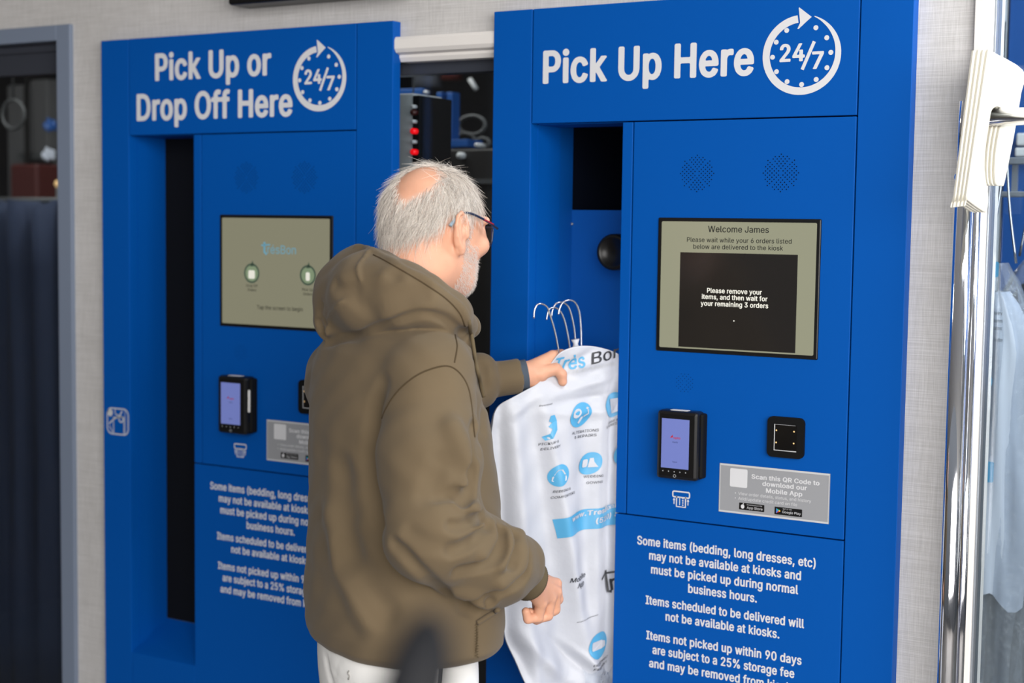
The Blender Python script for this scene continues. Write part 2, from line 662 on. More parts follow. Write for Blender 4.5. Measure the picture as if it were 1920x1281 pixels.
# window between the kiosks, white lintel
wc = struct(empty('window_2', (0.5 * (X_C0 + X_C1), YW, 0)))
bmv = bmesh.new()
lx0, lx1 = K1X + KW + 0.001, K2X - 0.001
prof = [(YW + 0.03, 2.034), (YW - 0.022, 2.034), (YW - 0.026, 2.028), (YW - 0.026, 2.008), (YW - 0.02, 2.000), (YW - 0.006, 1.996),
        (YW - 0.006, 1.990), (YW + 0.0, 1.981), (YW + 0.03, 1.981)]
V = [(lx0, y, z) for y, z in prof] + [(lx1, y, z) for y, z in prof]
k = len(prof)
struct(mk('trim_1', V, [(i, (i + 1) % k, k + (i + 1) % k, k + i) for i in range(k)] + [tuple(range(k - 1, -1, -1)), tuple(range(k, 2 * k))], 'white_paint'))
boxes('frame', [((lx0 - 0.127, YW + 0.03, 1.955), (lx1 + 0.0, YW + 0.07, 1.982)),
                ((lx0 - 0.135, YW + 0.03, 0), (lx0 - 0.127, YW + 0.07, 1.982)),
                ((lx1 - 0.004, YW + 0.03, 0), (lx1, YW + 0.07, 1.982))], 'dark_frame', wc, 0.0015)
box('glass', (lx0 - 0.127, YW + 0.045, 0.0), (lx1 - 0.004, YW + 0.05, 1.956), 'glass', wc)

# shop front at the right: white post, glass
wr = struct(empty('window_3', (X_R0, YW, 0)))
boxes('frame', [((X_R0, YW - 0.012, 0), (X_R0 + 0.015, YW + 0.09, Z_TOP)), ((X_R0 + 0.015, YW + 0.002, 0), (X_R0 + 0.030, YW + 0.09, Z_TOP))], 'white_paint', wr, 0.0015)
boxes('glazing_bead', [((X_R0 + 0.030, YW + 0.01, 0), (X_R0 + 0.034, YW + 0.05, Z_TOP))], 'steel_grey', wr, 0.001)
box('glass', (X_R0 + 0.034, YW + 0.025, 0), (1.6, YW + 0.031, Z_TOP), 'glass', wr)

# black cabinet of a wall-mounted display, only its lower edge in view
t = thing('wall_display', (-2.25, YW, 2.13), 'black wall mounted display cabinet above the left kiosk, cut by the top of the photo', 'display')
box('cabinet', (-2.443, YW - 0.075, 2.125), (-1.95, YW, 2.46), 'black_plastic', t, 0.006)
box('screen', (-2.425, YW - 0.0765, 2.145), (-1.968, YW - 0.074, 2.445), 'dark_glass', t)
# ------------------------------------------------------------------ the two kiosks
def clock_shape(cx, cz, R):
    th = np.radians(np.array([97, 130, 180, 225, 270, 315, 360, 390, 412, 432]))
    wd = np.array([.19, .19, .185, .19, .19, .17, .147, .115, .075, .018])
    a = np.linspace(th[0], th[-1], 70)
    wv = np.interp(a, th, wd)
    rad = 1 - wv / 2
    ring = s_strip(np.stack([rad * np.cos(a), rad * np.sin(a)], 1), wv)
    head = s_join(s_poly([(-.055, .80), (-.10, 1.17), (-.085, 1.185), (.235, .93), (.06, .78)]), s_poly([(-.055, .80), (.06, .78), (-.085, .65), (-.12, .655)]))
    dots = [s_disc(.742 * math.cos(math.radians(30 * k + 2)), .742 * math.sin(math.radians(30 * k + 2)), .063, 16) for k in range(12) if k != 3]
    t = s_join(ring, head, *dots, s_text('24', -.56, .09, -.16, .45, .035), s_strip([(.32, .32), (.03, -.37)], .085), s_text('7', .27, .57, -.37, .44, .035))
    return s_move(t, cx, cz, R, R * 0.965)


def grille_shape(cx, cz, R, rings=8):
    out = []
    for q in range(4):                         # four quadrants of parallel rows, as on a punched speaker grille
        a0 = math.pi / 4 + q * math.pi / 2
        for i in range(1, rings + 1):
            for j in range(-i, i + 1):
                if (i + j) % 2: continue
                x, z = i * R / rings, j * R / rings * 0.9
                if x * x + z * z > R * R * 1.02 or (abs(j) == i and q % 2): continue
                c, s = math.cos(q * math.pi / 2), math.sin(q * math.pi / 2)
                out.append(s_disc(cx + x * c - z * s, cz + x * s + z * c, R * 0.036, 7))
    return s_join(*out)


NOTICE = [('Some items (bedding, long dresses, etc)', .364, .749, .965), ('may not be available at kiosks and', .392, .720, .9365),
          ('must be picked up during normal', .397, .715, .908), ('business hours.', .481, .630, .8795),
          ('Items scheduled to be delivered will', .386, .729, .8425), ('not be available at kiosks.', .432, .679, .8145),
          ('Items not picked up within 90 days', .389, .726, .769), ('are subject to a 25% storage fee', .404, .712, .7405),
          ('and may be removed from kiosks.', .397, .722, .7115)]


def kiosk(X0, dz, which):
    left = which == 'left'
    lab = ('blue self service kiosk reading Pick Up or Drop Off Here, partly behind the person' if left else
           'blue self service kiosk reading Pick Up Here, with the white bag in its open niche')
    K = thing('kiosk', (X0 + KW / 2, YW, 0), lab, 'kiosk', None)
    G = 0.0013
    YF = 0.0

    def P(layer):
        return lambda x, z: (X0 + x, YF - 0.0004 * layer, z + dz)

    def bx(name, x0, x1, z0, z1, y0, y1, m_, parent=K, bevel=0.0012):
        return box(name, (X0 + x0, y0, z0 + dz), (X0 + x1, y1, z1 + dz), m_, parent, bevel)
    YB = 0.0295
    bx('left_stile', 0, .096 - G, -dz, KT, YF, YB, 'blue')
    bx('right_stile', .804 + G, KW, -dz, KT, YF, YB, 'blue')
    head = bx('header_panel', .096 + G, .804 - G, 1.833 + G, KT, YF, YB, 'blue')
    bx('divider_strip', .3125, .337 - G, 1.0249 + G, 1.833 - G, YF, YB, 'blue')
    ctrl = bx('control_panel', .337 + G, .804 - G, 1.0249 + G, 1.833 - G, YF, YB, 'blue')
    low = boxes('lower_panel', [((X0 + .3125, YF, 0), (X0 + .804 - G, YB, 1.0249 - G + dz)), ((X0 + .096 + G, YF, 0), (X0 + .3125, YB, .512 + dz))], 'blue', K, 0.0012)
    # backing behind the seams
    bx('back_plate', .31, KW - 0.01, .02, KT - .01, YB, YB + .002, 'hole_black', bevel=0)
    # niche: return walls, sloped sill, roof
    d = .128
    sh = []
    bm = bmesh.new()
    box_bm(bm, (X0 + .084, YB, .50 + dz), (X0 + .096, d, 1.845 + dz))
    box_bm(bm, (X0 + .084, YB, 1.833 + dz), (X0 + .33, d, 1.845 + dz))
    v = [bm.verts.new(c) for c in ((X0 + .096, .001, .512 + dz), (X0 + .3125, .001, .512 + dz), (X0 + .3125, d, .575 + dz), (X0 + .096, d, .575 + dz),
                                   (X0 + .096, .001, .49 + dz), (X0 + .3125, .001, .49 + dz), (X0 + .3125, d, .49 + dz), (X0 + .096, d, .49 + dz))]
    for f in ((0, 1, 2, 3), (7, 6, 5, 4), (0, 4, 5, 1), (2, 6, 7, 3), (0, 3, 7, 4), (1, 5, 6, 2)):
        bm.faces.new([v[i] for i in f])
    nic = mk_bm('niche', bm, 'blue', K)
    if left:
        bx('niche_door', .094, .36, .575, 1.84, d, d + .01, 'black_matte', K)
        bx('niche_side', .3125, .325, .50, 1.845, YB + .0025, d, 'blue_inner', K, 0)
    else:
        D2, ZO = .19, 1.655
        boxes('niche_cabinet', [((X0 + .075, d, .49), (X0 + .0935, D2, 1.85)), ((X0 + .075, D2, .49), (X0 + .60, D2 + .012, ZO)),
                                ((X0 + .0935, d, .49), (X0 + .33, D2, .56))], 'blue_inner', K)
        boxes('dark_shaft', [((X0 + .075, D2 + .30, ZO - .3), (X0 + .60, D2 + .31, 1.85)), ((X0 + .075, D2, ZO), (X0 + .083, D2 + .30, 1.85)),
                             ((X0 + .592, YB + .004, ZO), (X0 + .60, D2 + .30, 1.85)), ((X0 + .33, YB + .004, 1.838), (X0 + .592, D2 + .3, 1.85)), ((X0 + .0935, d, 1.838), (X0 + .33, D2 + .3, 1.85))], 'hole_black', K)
        bx('niche_fill_glow', .352, .358, .75, 1.50, .060, .150, 'fill_glow', K, 0)  # added glowing strip hidden behind the panel, brightens the niche
        # round black motor housing on the back of the niche, a fixing screw beside it
        c = aty(1148, 473, .12)
        n_ = 28
        Vv, Ff = [], []
        rings = [(.0395, D2), (.0395, .125), (.037, .119), (.030, .119), (.028, .124), (.001, .124)]
        for rr, yy in rings:
            for j in range(n_):
                aa = 2 * math.pi * j / n_
                Vv.append((c[0] + rr * math.cos(aa), yy, c[2] + rr * math.sin(aa)))
        for i in range(len(rings) - 1):
            for j in range(n_):
                Ff.append((i * n_ + j, i * n_ + (j + 1) % n_, (i + 1) * n_ + (j + 1) % n_, (i + 1) * n_ + j))
        mk('motor_housing', Vv, Ff, 'black_plastic', K, True)
        s_ = aty(1073, 420, D2)
        tube('screw', [(s_[0], D2 + .002, s_[2]), (s_[0], D2 - .004, s_[2])], .003, 'steel_grey', K, 10)
    # header lettering and the round-the-clock emblem
    if left:
        hs = s_join(s_text('Pick Up or', .186, .556, 1.966, .067, .034), s_text('Drop Off Here', .123, .620, 1.869, .067, .034))
        decal('lettering', hs, P(1), 'vinyl', head)
        decal('clock_emblem', clock_shape(.6985, 1.953, .0775), P(1), 'vinyl', head)
    else:
        decal('lettering', s_text('Pick Up Here', .1225, .595, 1.916, .069, .034), P(1), 'vinyl', head)
        decal('clock_emblem', clock_shape(.691, 1.951, .0785), P(1), 'vinyl', head)
    # speaker grilles
    for cx, cz, R in ((.480, 1.727, .036), (.656, 1.727, .036), (.463, 1.307, .022)):
        decal('speaker_grille', grille_shape(cx, cz, R, 8 if R > .03 else 5), P(1), 'hole_black', ctrl)
    # screen
    sx0, sx1, sz0, sz1 = .398, .741, 1.369, 1.639
    S = bx('screen', sx0, sx1, sz0, sz1, -.003, .012, 'black_plastic', K, 0.0025)
    disp = decal('display', s_rrect(sx0 + .0085, sz0 + .008, sx1 - .008, sz1 - .0075, .003), lambda x, z: (X0 + x, -.0034, z + dz), 'screen_dim' if left else 'screen_lit', S)

    def Q(layer):
        return lambda x, z: (X0 + x, -.0036 - .0003 * layer, z + dz)
    if left:
        decal('logo', s_join(s_text('résBon', .548, .634, 1.548, .020, .0), s_strip([(.539, 1.575), (.539, 1.551), (.546, 1.546)], .006), s_strip([(.529, 1.567), (.556, 1.569)], .0035)), Q(1), 'screen_logo', S)
        for cx in (.500, .670):
            decal('button_ring', s_join(s_ring(cx, 1.500, .0215, .0045), s_poly([(cx - .005, 1.516), (cx + .003, 1.531), (cx + .007, 1.517)])), Q(2), 'screen_ring', S)
            decal('button_face', s_disc(cx, 1.500, .019), Q(1), 'screen_green', S)
            decal('button_icon', s_rrect(cx - (.010 if cx < .6 else .006), 1.487, cx + (.010 if cx < .6 else .006), 1.507, .004), Q(3), 'screen_white', S)
        tx = [('Drop Off', .483, .518, 1.467, .0065), ('Orders', .487, .514, 1.457, .0065), ('Pick Up', .653, .687, 1.463, .0065), ('Orders', .656, .684, 1.453, .0065), ('Tap the screen to begin', .516, .655, 1.415, .0095)]
        for s, a, b, zb, c in tx:
            decal('screen_text', s_text(s, a, b, zb, c, .005), Q(1), 'screen_text', S)
    else:
        decal('screen_text', s_text('Welcome James', .508, .636, 1.611, .0125, .012), Q(1), 'screen_text', S)
        decal('screen_text', s_join(s_text('Please wait while your 6 orders listed', .463, .683, 1.591, .0092, .008),
                                    s_text('below are delivered to the kiosk', .477, .666, 1.5775, .0092, .008)), Q(1), 'screen_text', S)
        decal('message_box', s_rect(.449, 1.380, .6965, 1.570), Q(1), 'dialog', S)
        decal('message_text', s_join(s_text('Please remove your', .509, .625, 1.4905, .0098, .022), s_text('items, and then wait for', .498, .637, 1.478, .0098, .022),
                                     s_text('your remaining 3 orders', .496, .639, 1.4645, .0098, .022)), Q(2), 'screen_white', S)
        decal('progress_dot', s_disc(.568, 1.437, .0015, 8), Q(2), 'screen_white', S)
    # payment terminal: black case standing off the panel, lit display, card slot side
    def reader(x0, x1, z0, z1):
        R_ = bx('card_reader', x0, x1 - .018, z0, z1, -.036, .0, 'black_plastic', K, .007)
        box('case_back', (X0 + x0 + .006, -.024, z0 + .004 + dz), (X0 + x1 - .012, 0, z1 - .004 + dz), 'black_matte', R_, .004)
        box('card_slot', (X0 + x1 - .0188, -.027, z0 + .03 + dz), (X0 + x1 - .0165, -.012, z1 - .03 + dz), 'hole_black', R_)
        box('top_label', (X0 + x0 + .026, -.028, z1 - .0006 + dz), (X0 + x0 + .062, -.012, z1 + .0008 + dz), 'white_plastic', R_)
        ys = -.0364
        decal('display', s_rect(x0 + .0115, z0 + .023, x0 + .072, z1 - .016), lambda x, z: (X0 + x, ys, z + dz), 'reader_lit', R_)
        cx, cz = x0 + .042, z0 + .085
        decal('logo', s_join(s_poly([(cx - .012, cz - .001), (cx - .006, cz + .006), (cx - .005, cz + .001)]), s_text('opto', cx - .004, cx + .011, cz - .002, .0045, .02)), lambda x, z: (X0 + x, ys - .0003, z + dz), 'red_ink', R_)
        for s, a, b, zb in (('ready', cx - .006, cx + .006, cz - .010), ('input', cx - .005, cx + .005, cz - .050)):
            decal('small_text', s_text(s, a, b, zb, .003, .0), lambda x, z: (X0 + x, ys - .0003, z + dz), 'navy_ink', R_)
        decal('key_marks', s_join(*[s_disc(x0 + .016 + i * .0125, z0 + .0165, .0013, 8) for i in range(5)], s_ring(x0 + .042, z0 + .008, .0028, .001, 12)), lambda x, z: (X0 + x, ys, z + dz), 'light_grey', R_)
        if left:
            box('side_tag', (X0 + x1 - .0175, -.030, z0 + .055 + dz), (X0 + x1 - .0155, -.008, z0 + .108 + dz), 'white_plastic', R_)
    reader(.420, .528, 1.114, 1.253)
    # barcode scanner window
    B = plate('barcode_scanner', s_rrect(.645, 1.175, .720, 1.2545, .011), lambda x, z: (X0 + x, -.008, z + dz), .008, 'black_matte', K)
    bs = decal('scanner_window', s_rect(.661, 1.190, .706, 1.239), lambda x, z: (X0 + x, -.0084, z + dz), 'dark_glass', B)
    decal('window_edge', s_join(s_strip([(.6605, 1.240), (.6605, 1.189), (.706, 1.189)], .0018), s_strip([(.661, 1.2395), (.703, 1.2395)], .0005)), lambda x, z: (X0 + x, -.0088, z + dz), 'icon_grey', B)
    for a, b in ((.6645, 1.228), (.6645, 1.204), (.7005, 1.228), (.7005, 1.205)):
        decal('scanner_lamp', s_disc(a, b, .0016, 10), lambda x, z: (X0 + x, -.0090, z + dz), 'amber', B)
    # card-in symbol under the terminal
    cx, cz = .461, 1.069
    decal('card_symbol', s_join(s_rframe(cx - .0185, cz + .004, cx + .0185, cz + .0155, .003, .0028), s_strip([(cx - .010, cz + .006), (cx - .010, cz - .0155), (cx + .010, cz - .0155), (cx + .010, cz + .006)], .003),
                                s_strip([(cx - .003, cz + .004), (cx - .003, cz - .012)], .0018), *[s_disc(cx + .004, cz + .002 - .0045 * i, .0017, 8) for i in range(4)],
                                s_poly([(cx - .0185, cz - .003), (cx - .0155, cz + .002), (cx - .0125, cz - .003), (cx - .0145, cz - .003), (cx - .0145, cz - .011), (cx - .0165, cz - .011), (cx - .0165, cz - .003)]),
                                s_poly([(cx + .0125, cz - .003), (cx + .0155, cz + .002), (cx + .0185, cz - .003), (cx + .0165, cz - .003), (cx + .0165, cz - .011), (cx + .0145, cz - .011), (cx + .0145, cz - .003)])), P(1), 'vinyl', ctrl)
    # grey app sticker
    st = decal('app_sticker', s_rect(.5435, 1.0535, .773, 1.1515), P(1), 'sticker_grey', ctrl)
    decal('sticker_border', s_strip([(.5455, 1.0555), (.771, 1.0555), (.771, 1.1495), (.5455, 1.1495)], .004, True), P(2), 'icon_grey', st)
    decal('white_square', s_rrect(.5665, 1.1065, .6035, 1.1435, .003), P(2), 'vinyl', st)
    decal('sticker_text', s_join(s_text('Scan this QR Code to', .612, .752, 1.1265, .0092, .03), s_text('download our', .635, .727, 1.1145, .0092, .03), s_text('Mobile App', .643, .718, 1.1015, .0092, .03),
                                 s_text('View order details, status, and history', .585, .736, 1.0915, .0060, .002), s_text('Add/update credit card on file', .585, .708, 1.0815, .0060, .002),
                                 s_disc(.579, 1.0945, .0011, 8), s_disc(.579, 1.0845, .0011, 8)), P(2), 'vinyl', st)
    decal('store_badge', s_rrect(.5875, 1.0625, .6405, 1.0765, .0015), P(2), 'black_plastic', st)
    decal('store_badge', s_rrect(.662, 1.0610, .7185, 1.0760, .0015), P(2), 'black_plastic', st)
    decal('badge_text', s_join(s_text('Download on the', .604, .636, 1.0725, .0022, .0), s_text('App Store', .604, .637, 1.0655, .0048, .004)), P(3), 'vinyl', st)
    decal('badge_text', s_join(s_text('GET IT ON', .679, .697, 1.0722, .0022, .0), s_text('Google Play', .678, .716, 1.0650, .0048, .004)), P(3), 'vinyl', st)
    decal('fruit_mark', s_join(s_disc(.5950, 1.0690, .0038, 16, .0042), s_disc(.5965, 1.0745, .0009, 8, .0015)), P(3), 'vinyl', st)
    for m_, pts in (('sky_ink', [(.6655, 1.0735), (.6655, 1.0635), (.6700, 1.0685)]), ('green_ink', [(.6655, 1.0735), (.6700, 1.0685), (.6722, 1.0703)]), ('red_ink', [(.6655, 1.0635), (.6722, 1.0667), (.6700, 1.0685)]), ('yellow_ink', [(.6700, 1.0685), (.6722, 1.0667), (.6748, 1.0685), (.6722, 1.0703)])):
        decal('play_mark', s_poly(pts), P(3), m_, st)
    # notice
    for i0, i1 in ((0, 4), (4, 6), (6, 9)):
        decal('notice_paragraph', s_join(*[s_text(s, a, b, z, .0185, .030) for s, a, b, z in NOTICE[i0:i1]]), P(1), 'vinyl', low)
    # round-cornered key emblem on the left kiosk's stile
    if left:
        cx, cz = .051, 1.108
        e = [s_rframe(cx - .037, cz - .033, cx + .037, cz + .033, .016, .0035), s_disc(cx - .027, cz + .021, .0095, 20), s_strip([(cx - .015, cz - .030), (cx - .015, cz + .010), (cx + .022, cz + .012), (cx + .022, cz - .032)], .003),
             s_ring(cx + .012, cz + .006, .007, .0035, 20), s_strip([(cx - .031, cz - .008), (cx - .012, cz + .006), (cx + .006, cz + .014), (cx + .016, cz + .028)], .004), s_strip([(cx - .010, cz + .030), (cx - .008, cz + .018), (cx + .004, cz + .016)], .003),
             s_strip([(cx - .030, cz - .012), (cx - .018, cz - .030)], .0025), s_strip([(cx + .026, cz + .03), (cx + .026, cz - .03)], .0016)]
        decal('key_emblem', s_join(*e), P(1), 'icon_grey', K)
    return K


kiosk(K1X, -.0035, 'left')
kiosk(K2X, 0.0, 'right')
# ------------------------------------------------------------------ what stands behind the glass and along the right edge
def B2(px, py, Y): return aty(px, py, Y)


# control box with push buttons behind the middle window
a, b = B2(744, 176, .12), B2(772, 640, .12)
cb = thing('control_box', (a[0], .16, 0), 'light grey control box with a column of red push buttons behind the middle window', 'control box')
box('enclosure', (a[0] - .035, .12, .9), (b[0], .24, a[2]), 'light_grey', cb, .004)
box('button_strip', (b[0], .115, .9), (b[0] + .020, .25, a[2] - .006), 'black_matte', cb, .002)
for py, m_ in ((200, 'icon_grey'), (211, 'dark_red'), (246, 'red_lamp'), (285, 'red_lamp'), (228, 'icon_grey'), (266, 'icon_grey'), (312, 'icon_grey')):
    p = B2(777, py, .108)
    rr = .0068 if m_ != 'icon_grey' else .0045
    tube('push_button', [(p[0], .116, p[2]), (p[0], .100, p[2])], rr, m_, cb, 14)
box('pedestal', (a[0] - .03, .13, 0), (b[0] - .02, .23, .9), 'room_mid', cb)

# blue machine frame
p0, p1 = B2(745, 160, .75), B2(805, 200, .75)
bfm = thing('conveyor', (p0[0], .8, 0), 'blue steel conveyor frame with bolts behind the middle window', 'machine frame')
q = [B2(x, y, .75) for x, y in ((745, 152), (792, 165), (808, 176), (800, 240), (790, 330), (745, 330))]
box('side_plate', (q[0][0] - .3, .75, .0), (q[1][0], .77, q[1][2]), 'machine_blue', bfm, .003)
for xa, xb in ((818, 828), (838, 848)):
    u0, u1 = B2(xa, 173, .80), B2(xb, 173, .80)
    box('upright', (u0[0], .80, 0), (u1[0], .84, u0[2]), 'machine_blue', bfm, .002)
u0, u1 = B2(804, 240, .81), B2(818, 225, .81)
tube('brace', [u0 + np.array([-.02, 0, -.03]), u1], .012, 'machine_blue', bfm, 8)
u0, u1 = B2(845, 262, .79), B2(880, 276, .79)
box('foot_plate', (u0[0], .78, u1[2]), (u1[0], .86, u0[2]), 'machine_blue', bfm, .002)
for x, y in ((798, 173), (834, 195), (811, 204), (826, 262)):
    p = B2(x, y, .74)
    tube('bolt', [(p[0], .752, p[2]), (p[0], .738, p[2])], .0055, 'icon_grey', bfm, 10)

# dark machine housing with two pale knobs
p0, p1 = B2(795, 280, .62), B2(935, 280, .62)
mh = thing('machine_housing', (p0[0] + .2, .8, 0), 'dark machine housing with pale round knobs behind the middle window', 'machine')
box('body', (p0[0], .62, 0), (p0[0] + .9, 1.05, p0[2]), 'machine_dark', mh, .006)
box('top_rail', (p0[0], .612, B2(800, 345, .62)[2]), (p0[0] + .9, .62, B2(800, 336, .62)[2]), 'dim_grey', mh)
for x, y, rr in ((865, 292, .009), (811, 288, .009)):
    p = B2(x, y, .61)
    tube('knob', [(p[0], .622, p[2]), (p[0], .600, p[2])], rr, 'icon_grey', mh, 16)
p = B2(893, 272, .66)
tube('knob', [(p[0], .70, p[2]), (p[0], .66, p[2])], .006, 'icon_grey', mh, 12)
# gear and chain bits above the housing
for x, y, rr in ((873, 262, .030), (905, 268, .022), (885, 235, .045)):
    p = B2(x, y, .9)
    th = np.linspace(0, 2 * np.pi, 26)[:-1]
    tube('gear_ring', np.stack([p[0] + rr * np.cos(th), np.full(25, p[1]), p[2] + rr * np.sin(th) * .6], 1), .006, 'dim_grey', mh, 6, True)
p, p2 = B2(884, 158, 1.2), B2(890, 168, 1.2)
fl = thing('lamp_tube', p, 'small pale lamp high in the dark room seen through the middle window', 'lamp')
tube('tube', [B2(881, 148, 1.2), B2(893, 168, 1.2)], .008, 'icon_grey', fl, 8)
# garments hanging in the dark above
for i, (x, y0, y1, wd, m_, lab) in enumerate(((803, 118, 165, .05, 'cloth_dark', 'dusky garment hanging high behind the middle window, beside the reddish one'), (848, 115, 150, .030, 'dark_red', 'reddish garment hanging high behind the middle window'))):
    t0, t1 = B2(x, y0 - 40, 1.5), B2(x, y1, 1.5)
    g = thing('hanging_garment', t1, lab, 'garment')
    Vg, Fg = [], []
    for j in range(7):
        z = t0[2] + (t1[2] - t0[2]) * j / 6
        for k in range(12):
            aa = 2 * math.pi * k / 12
            Vg.append((t0[0] + wd * math.cos(aa) * (.8 + .3 * j / 6), 1.5 + .03 * math.sin(aa) + .008 * math.sin(3 * aa), z))
    for j in range(6):
        for k in range(12):
            Fg.append((j * 12 + k, j * 12 + (k + 1) % 12, j * 12 + 12 + (k + 1) % 12, j * 12 + 12 + k))
    Fg += [tuple(range(11, -1, -1)), tuple(range(72, 84))]
    mk('cloth', Vg, Fg, m_, g, True)
    tube('hanger_hook', [t0 + np.array([0, 0, z_]) for z_ in (0, .1, .25)], .002, 'wire', g, 6)
# thin cables on the left
cbl = tag(tube('cable', spline([B2(752, 118, .5), B2(768, 140, .5), B2(772, 118, .5), B2(781, 110, .5), B2(776, 160, .5), B2(774, 178, .5)], 40), .0022, 'dim_grey'), 'thin grey cable looping above the control box behind the middle window', 'cable')

# room seen through the dark window at the left
lp = thing('ring_display', B2(25, 215, .9), 'faint grey ring behind the dark window at the far left', 'ring')
th = np.linspace(0, 2 * np.pi, 41)[:-1]
c = B2(25, 215, .9)
tube('hoop', np.stack([c[0] + .055 * np.cos(th), np.full(40, .9), c[2] + .05 * np.sin(th)], 1), .006, 'dim_grey', lp, 8, True)
tube('hanger_rod', [c + np.array([0, 0, .05]), (c[0], .9, Z_TOP)], .004, 'dim_grey', lp, 6)


def slab(name, x0, y0, x1, y1, Y, th_, material, label, cat, base=True):
    p, q = B2(x0, y0, Y), B2(x1, y1, Y)
    o = thing(name, ((p[0] + q[0]) / 2, Y + th_ / 2, 0 if base else min(p[2], q[2])), label, cat)
    box('body', (min(p[0], q[0]), Y, 0 if base else min(p[2], q[2])), (max(p[0], q[0]), Y + th_, max(p[2], q[2])), material, o, .01)
    return o


t = slab('wall_panel', 12, 160, 46, 330, 1.5, .05, 'room_mid', 'tall grey panel behind the dark left window, under the faint ring', 'panel')
t = slab('locker', 55, 150, 90, 330, 1.55, .3, 'room_mid', 'grey locker behind the dark left window, right of the upright dark pole', 'locker')
box('locker_shelf', (B2(52, 300, 1.5)[0], 1.45, B2(52, 300, 1.5)[2]), (B2(118, 300, 1.5)[0], 1.54, B2(118, 300, 1.5)[2] + .03), 'dim_grey', t)
pl_ = B2(50, 200, 1.42)
o = thing('room_pole', (pl_[0], 1.42, 0), 'dark upright pole behind the dark left window', 'pole')
tube('pole', [(pl_[0], 1.42, 0), (pl_[0], 1.42, Z_TOP)], .012, 'black_matte', o, 10)
tube('pole_foot', [(pl_[0], 1.42, 0), (pl_[0], 1.42, .02)], .06, 'black_matte', o, 16)
slab('crate', 18, 308, 68, 365, 1.1, .25, 'dark_red', 'dark brown crate stack behind the dark left window', 'crate')
p = B2(108, 345, 1.0)
o = thing('table_lamp', (p[0], 1.0, 0), 'small warm lamp glowing behind the dark left window', 'lamp')
tube('bulb', [p + np.array([0, 0, -.012]), p, p + np.array([0, 0, .012])], [.006, .012, .006], 'amber', o, 12)
tube('lamp_stem', [(p[0], 1.0, 0), p + np.array([0, 0, -.01])], .006, 'dim_grey', o, 8)
tube('lamp_foot', [(p[0], 1.0, 0), (p[0], 1.0, .02)], .05, 'dim_grey', o, 14)
for i, (x, y, m_, rr, lab) in enumerate(((92, 290, 'cloth_grey', .022, 'crumpled pale bundle above the garments behind the dark left window'), (95, 235, 'machine_blue', .022, 'small blue bundle high behind the dark left window'))):
    p = B2(x, y, 1.30)
    o = thing('cloth_bundle', p - np.array([0, 0, rr]), lab, 'bundle')
    bm = bmesh.new()
    bmesh.ops.create_icosphere(bm, subdivisions=3, radius=rr)
    for v in bm.verts:
        v.co *= 1 + .45 * math.sin(v.co.x * 190 + v.co.z * 110) * math.cos(v.co.y * 140 + v.co.z * 60)
        v.co += Vector(p)
    mk_bm('cloth', bm, m_, o, True)
p, q = B2(0, 385, .70), B2(118, 385, .70)
ht = thing('garment_rail_load', ((p[0] + q[0]) / 2, .72, 0), 'dark blue garments bunched on a low rail behind the dark left window', 'garments')
Vg, Fg = [], []
nn = 60
for j in range(9):
    z = p[2] * (1 - j / 8) + .04 * j / 8
    for k in range(nn):
        aa = 2 * math.pi * k / nn
        Vg.append(((p[0] + q[0]) / 2 + (q[0] - p[0]) * .62 * math.cos(aa), .72 + (.09 + .02 * math.sin(11 * aa) + .01 * math.sin(23 * aa + j)) * math.sin(aa), z + (.02 * math.sin(7 * aa) if j == 0 else 0)))
for j in range(8):
    for k in range(nn):
        Fg.append((j * nn + k, j * nn + (k + 1) % nn, j * nn + nn + (k + 1) % nn, j * nn + nn + k))
Fg += [tuple(range(nn - 1, -1, -1)), tuple(range(8 * nn, 9 * nn))]
mk('cloth', Vg, Fg, 'cloth_navy', ht, True)
tube('rail', [(p[0] - .2, .72, p[2] + .015), (q[0] + .05, .72, p[2] + .015)], .012, 'dim_grey', ht, 8)
for x in (p[0] - .15, q[0]):
    tube('rail_post', [(x, .72, 0), (x, .72, p[2] + .015)], .012, 'dim_grey', ht, 8)

# ---- chrome garment rack in front of the right wall
RY = -.055
pt = B2(1814, 190, RY); pm = B2(1808, 331, RY)
rx = pt[0] - .001
rk = thing('garment_rack', (rx, RY, 0), 'chrome garment rack at the right edge, its round rail reaching out of the photo', 'garment rack')
tube('post', [(rx, RY, 0), (rx, RY, pm[2])], .0165, 'chrome', rk, 28)
tube('post_collar', [(rx, RY, pm[2] - .006), (rx, RY, pm[2] + .004)], .0178, 'chrome', rk, 28)
tube('telescopic_tube', [(rx, RY, pm[2]), (rx, RY, pt[2])], .0135, 'chrome', rk, 28)
zr = B2(1890, 219, RY)[2]
tube('rail', [(rx, RY, zr), (.25, RY, zr)], .0155, 'chrome', rk, 28)
tube('post', [(.25, RY, 0), (.25, RY, zr + .02)], .0165, 'chrome', rk, 20)
for x in (rx, .25):
    tube('foot', [(x, RY - .12, .02), (x, RY + .03, .02)], .016, 'chrome', rk, 12)
# second, brighter upright just behind (door side)
u = B2(1819, 700, .002)
ps = thing('chrome_pole', (u[0], .002, 0), 'bright chrome pole standing against the white post, behind the garment rack', 'pole')
tube('pole', [(u[0], .002, 0), (u[0], .002, B2(1819, 372, .002)[2])], .0085, 'chrome', ps, 20)
tube('pole_foot', [(u[0], .002, 0), (u[0], .002, .012)], .012, 'chrome', ps, 16)

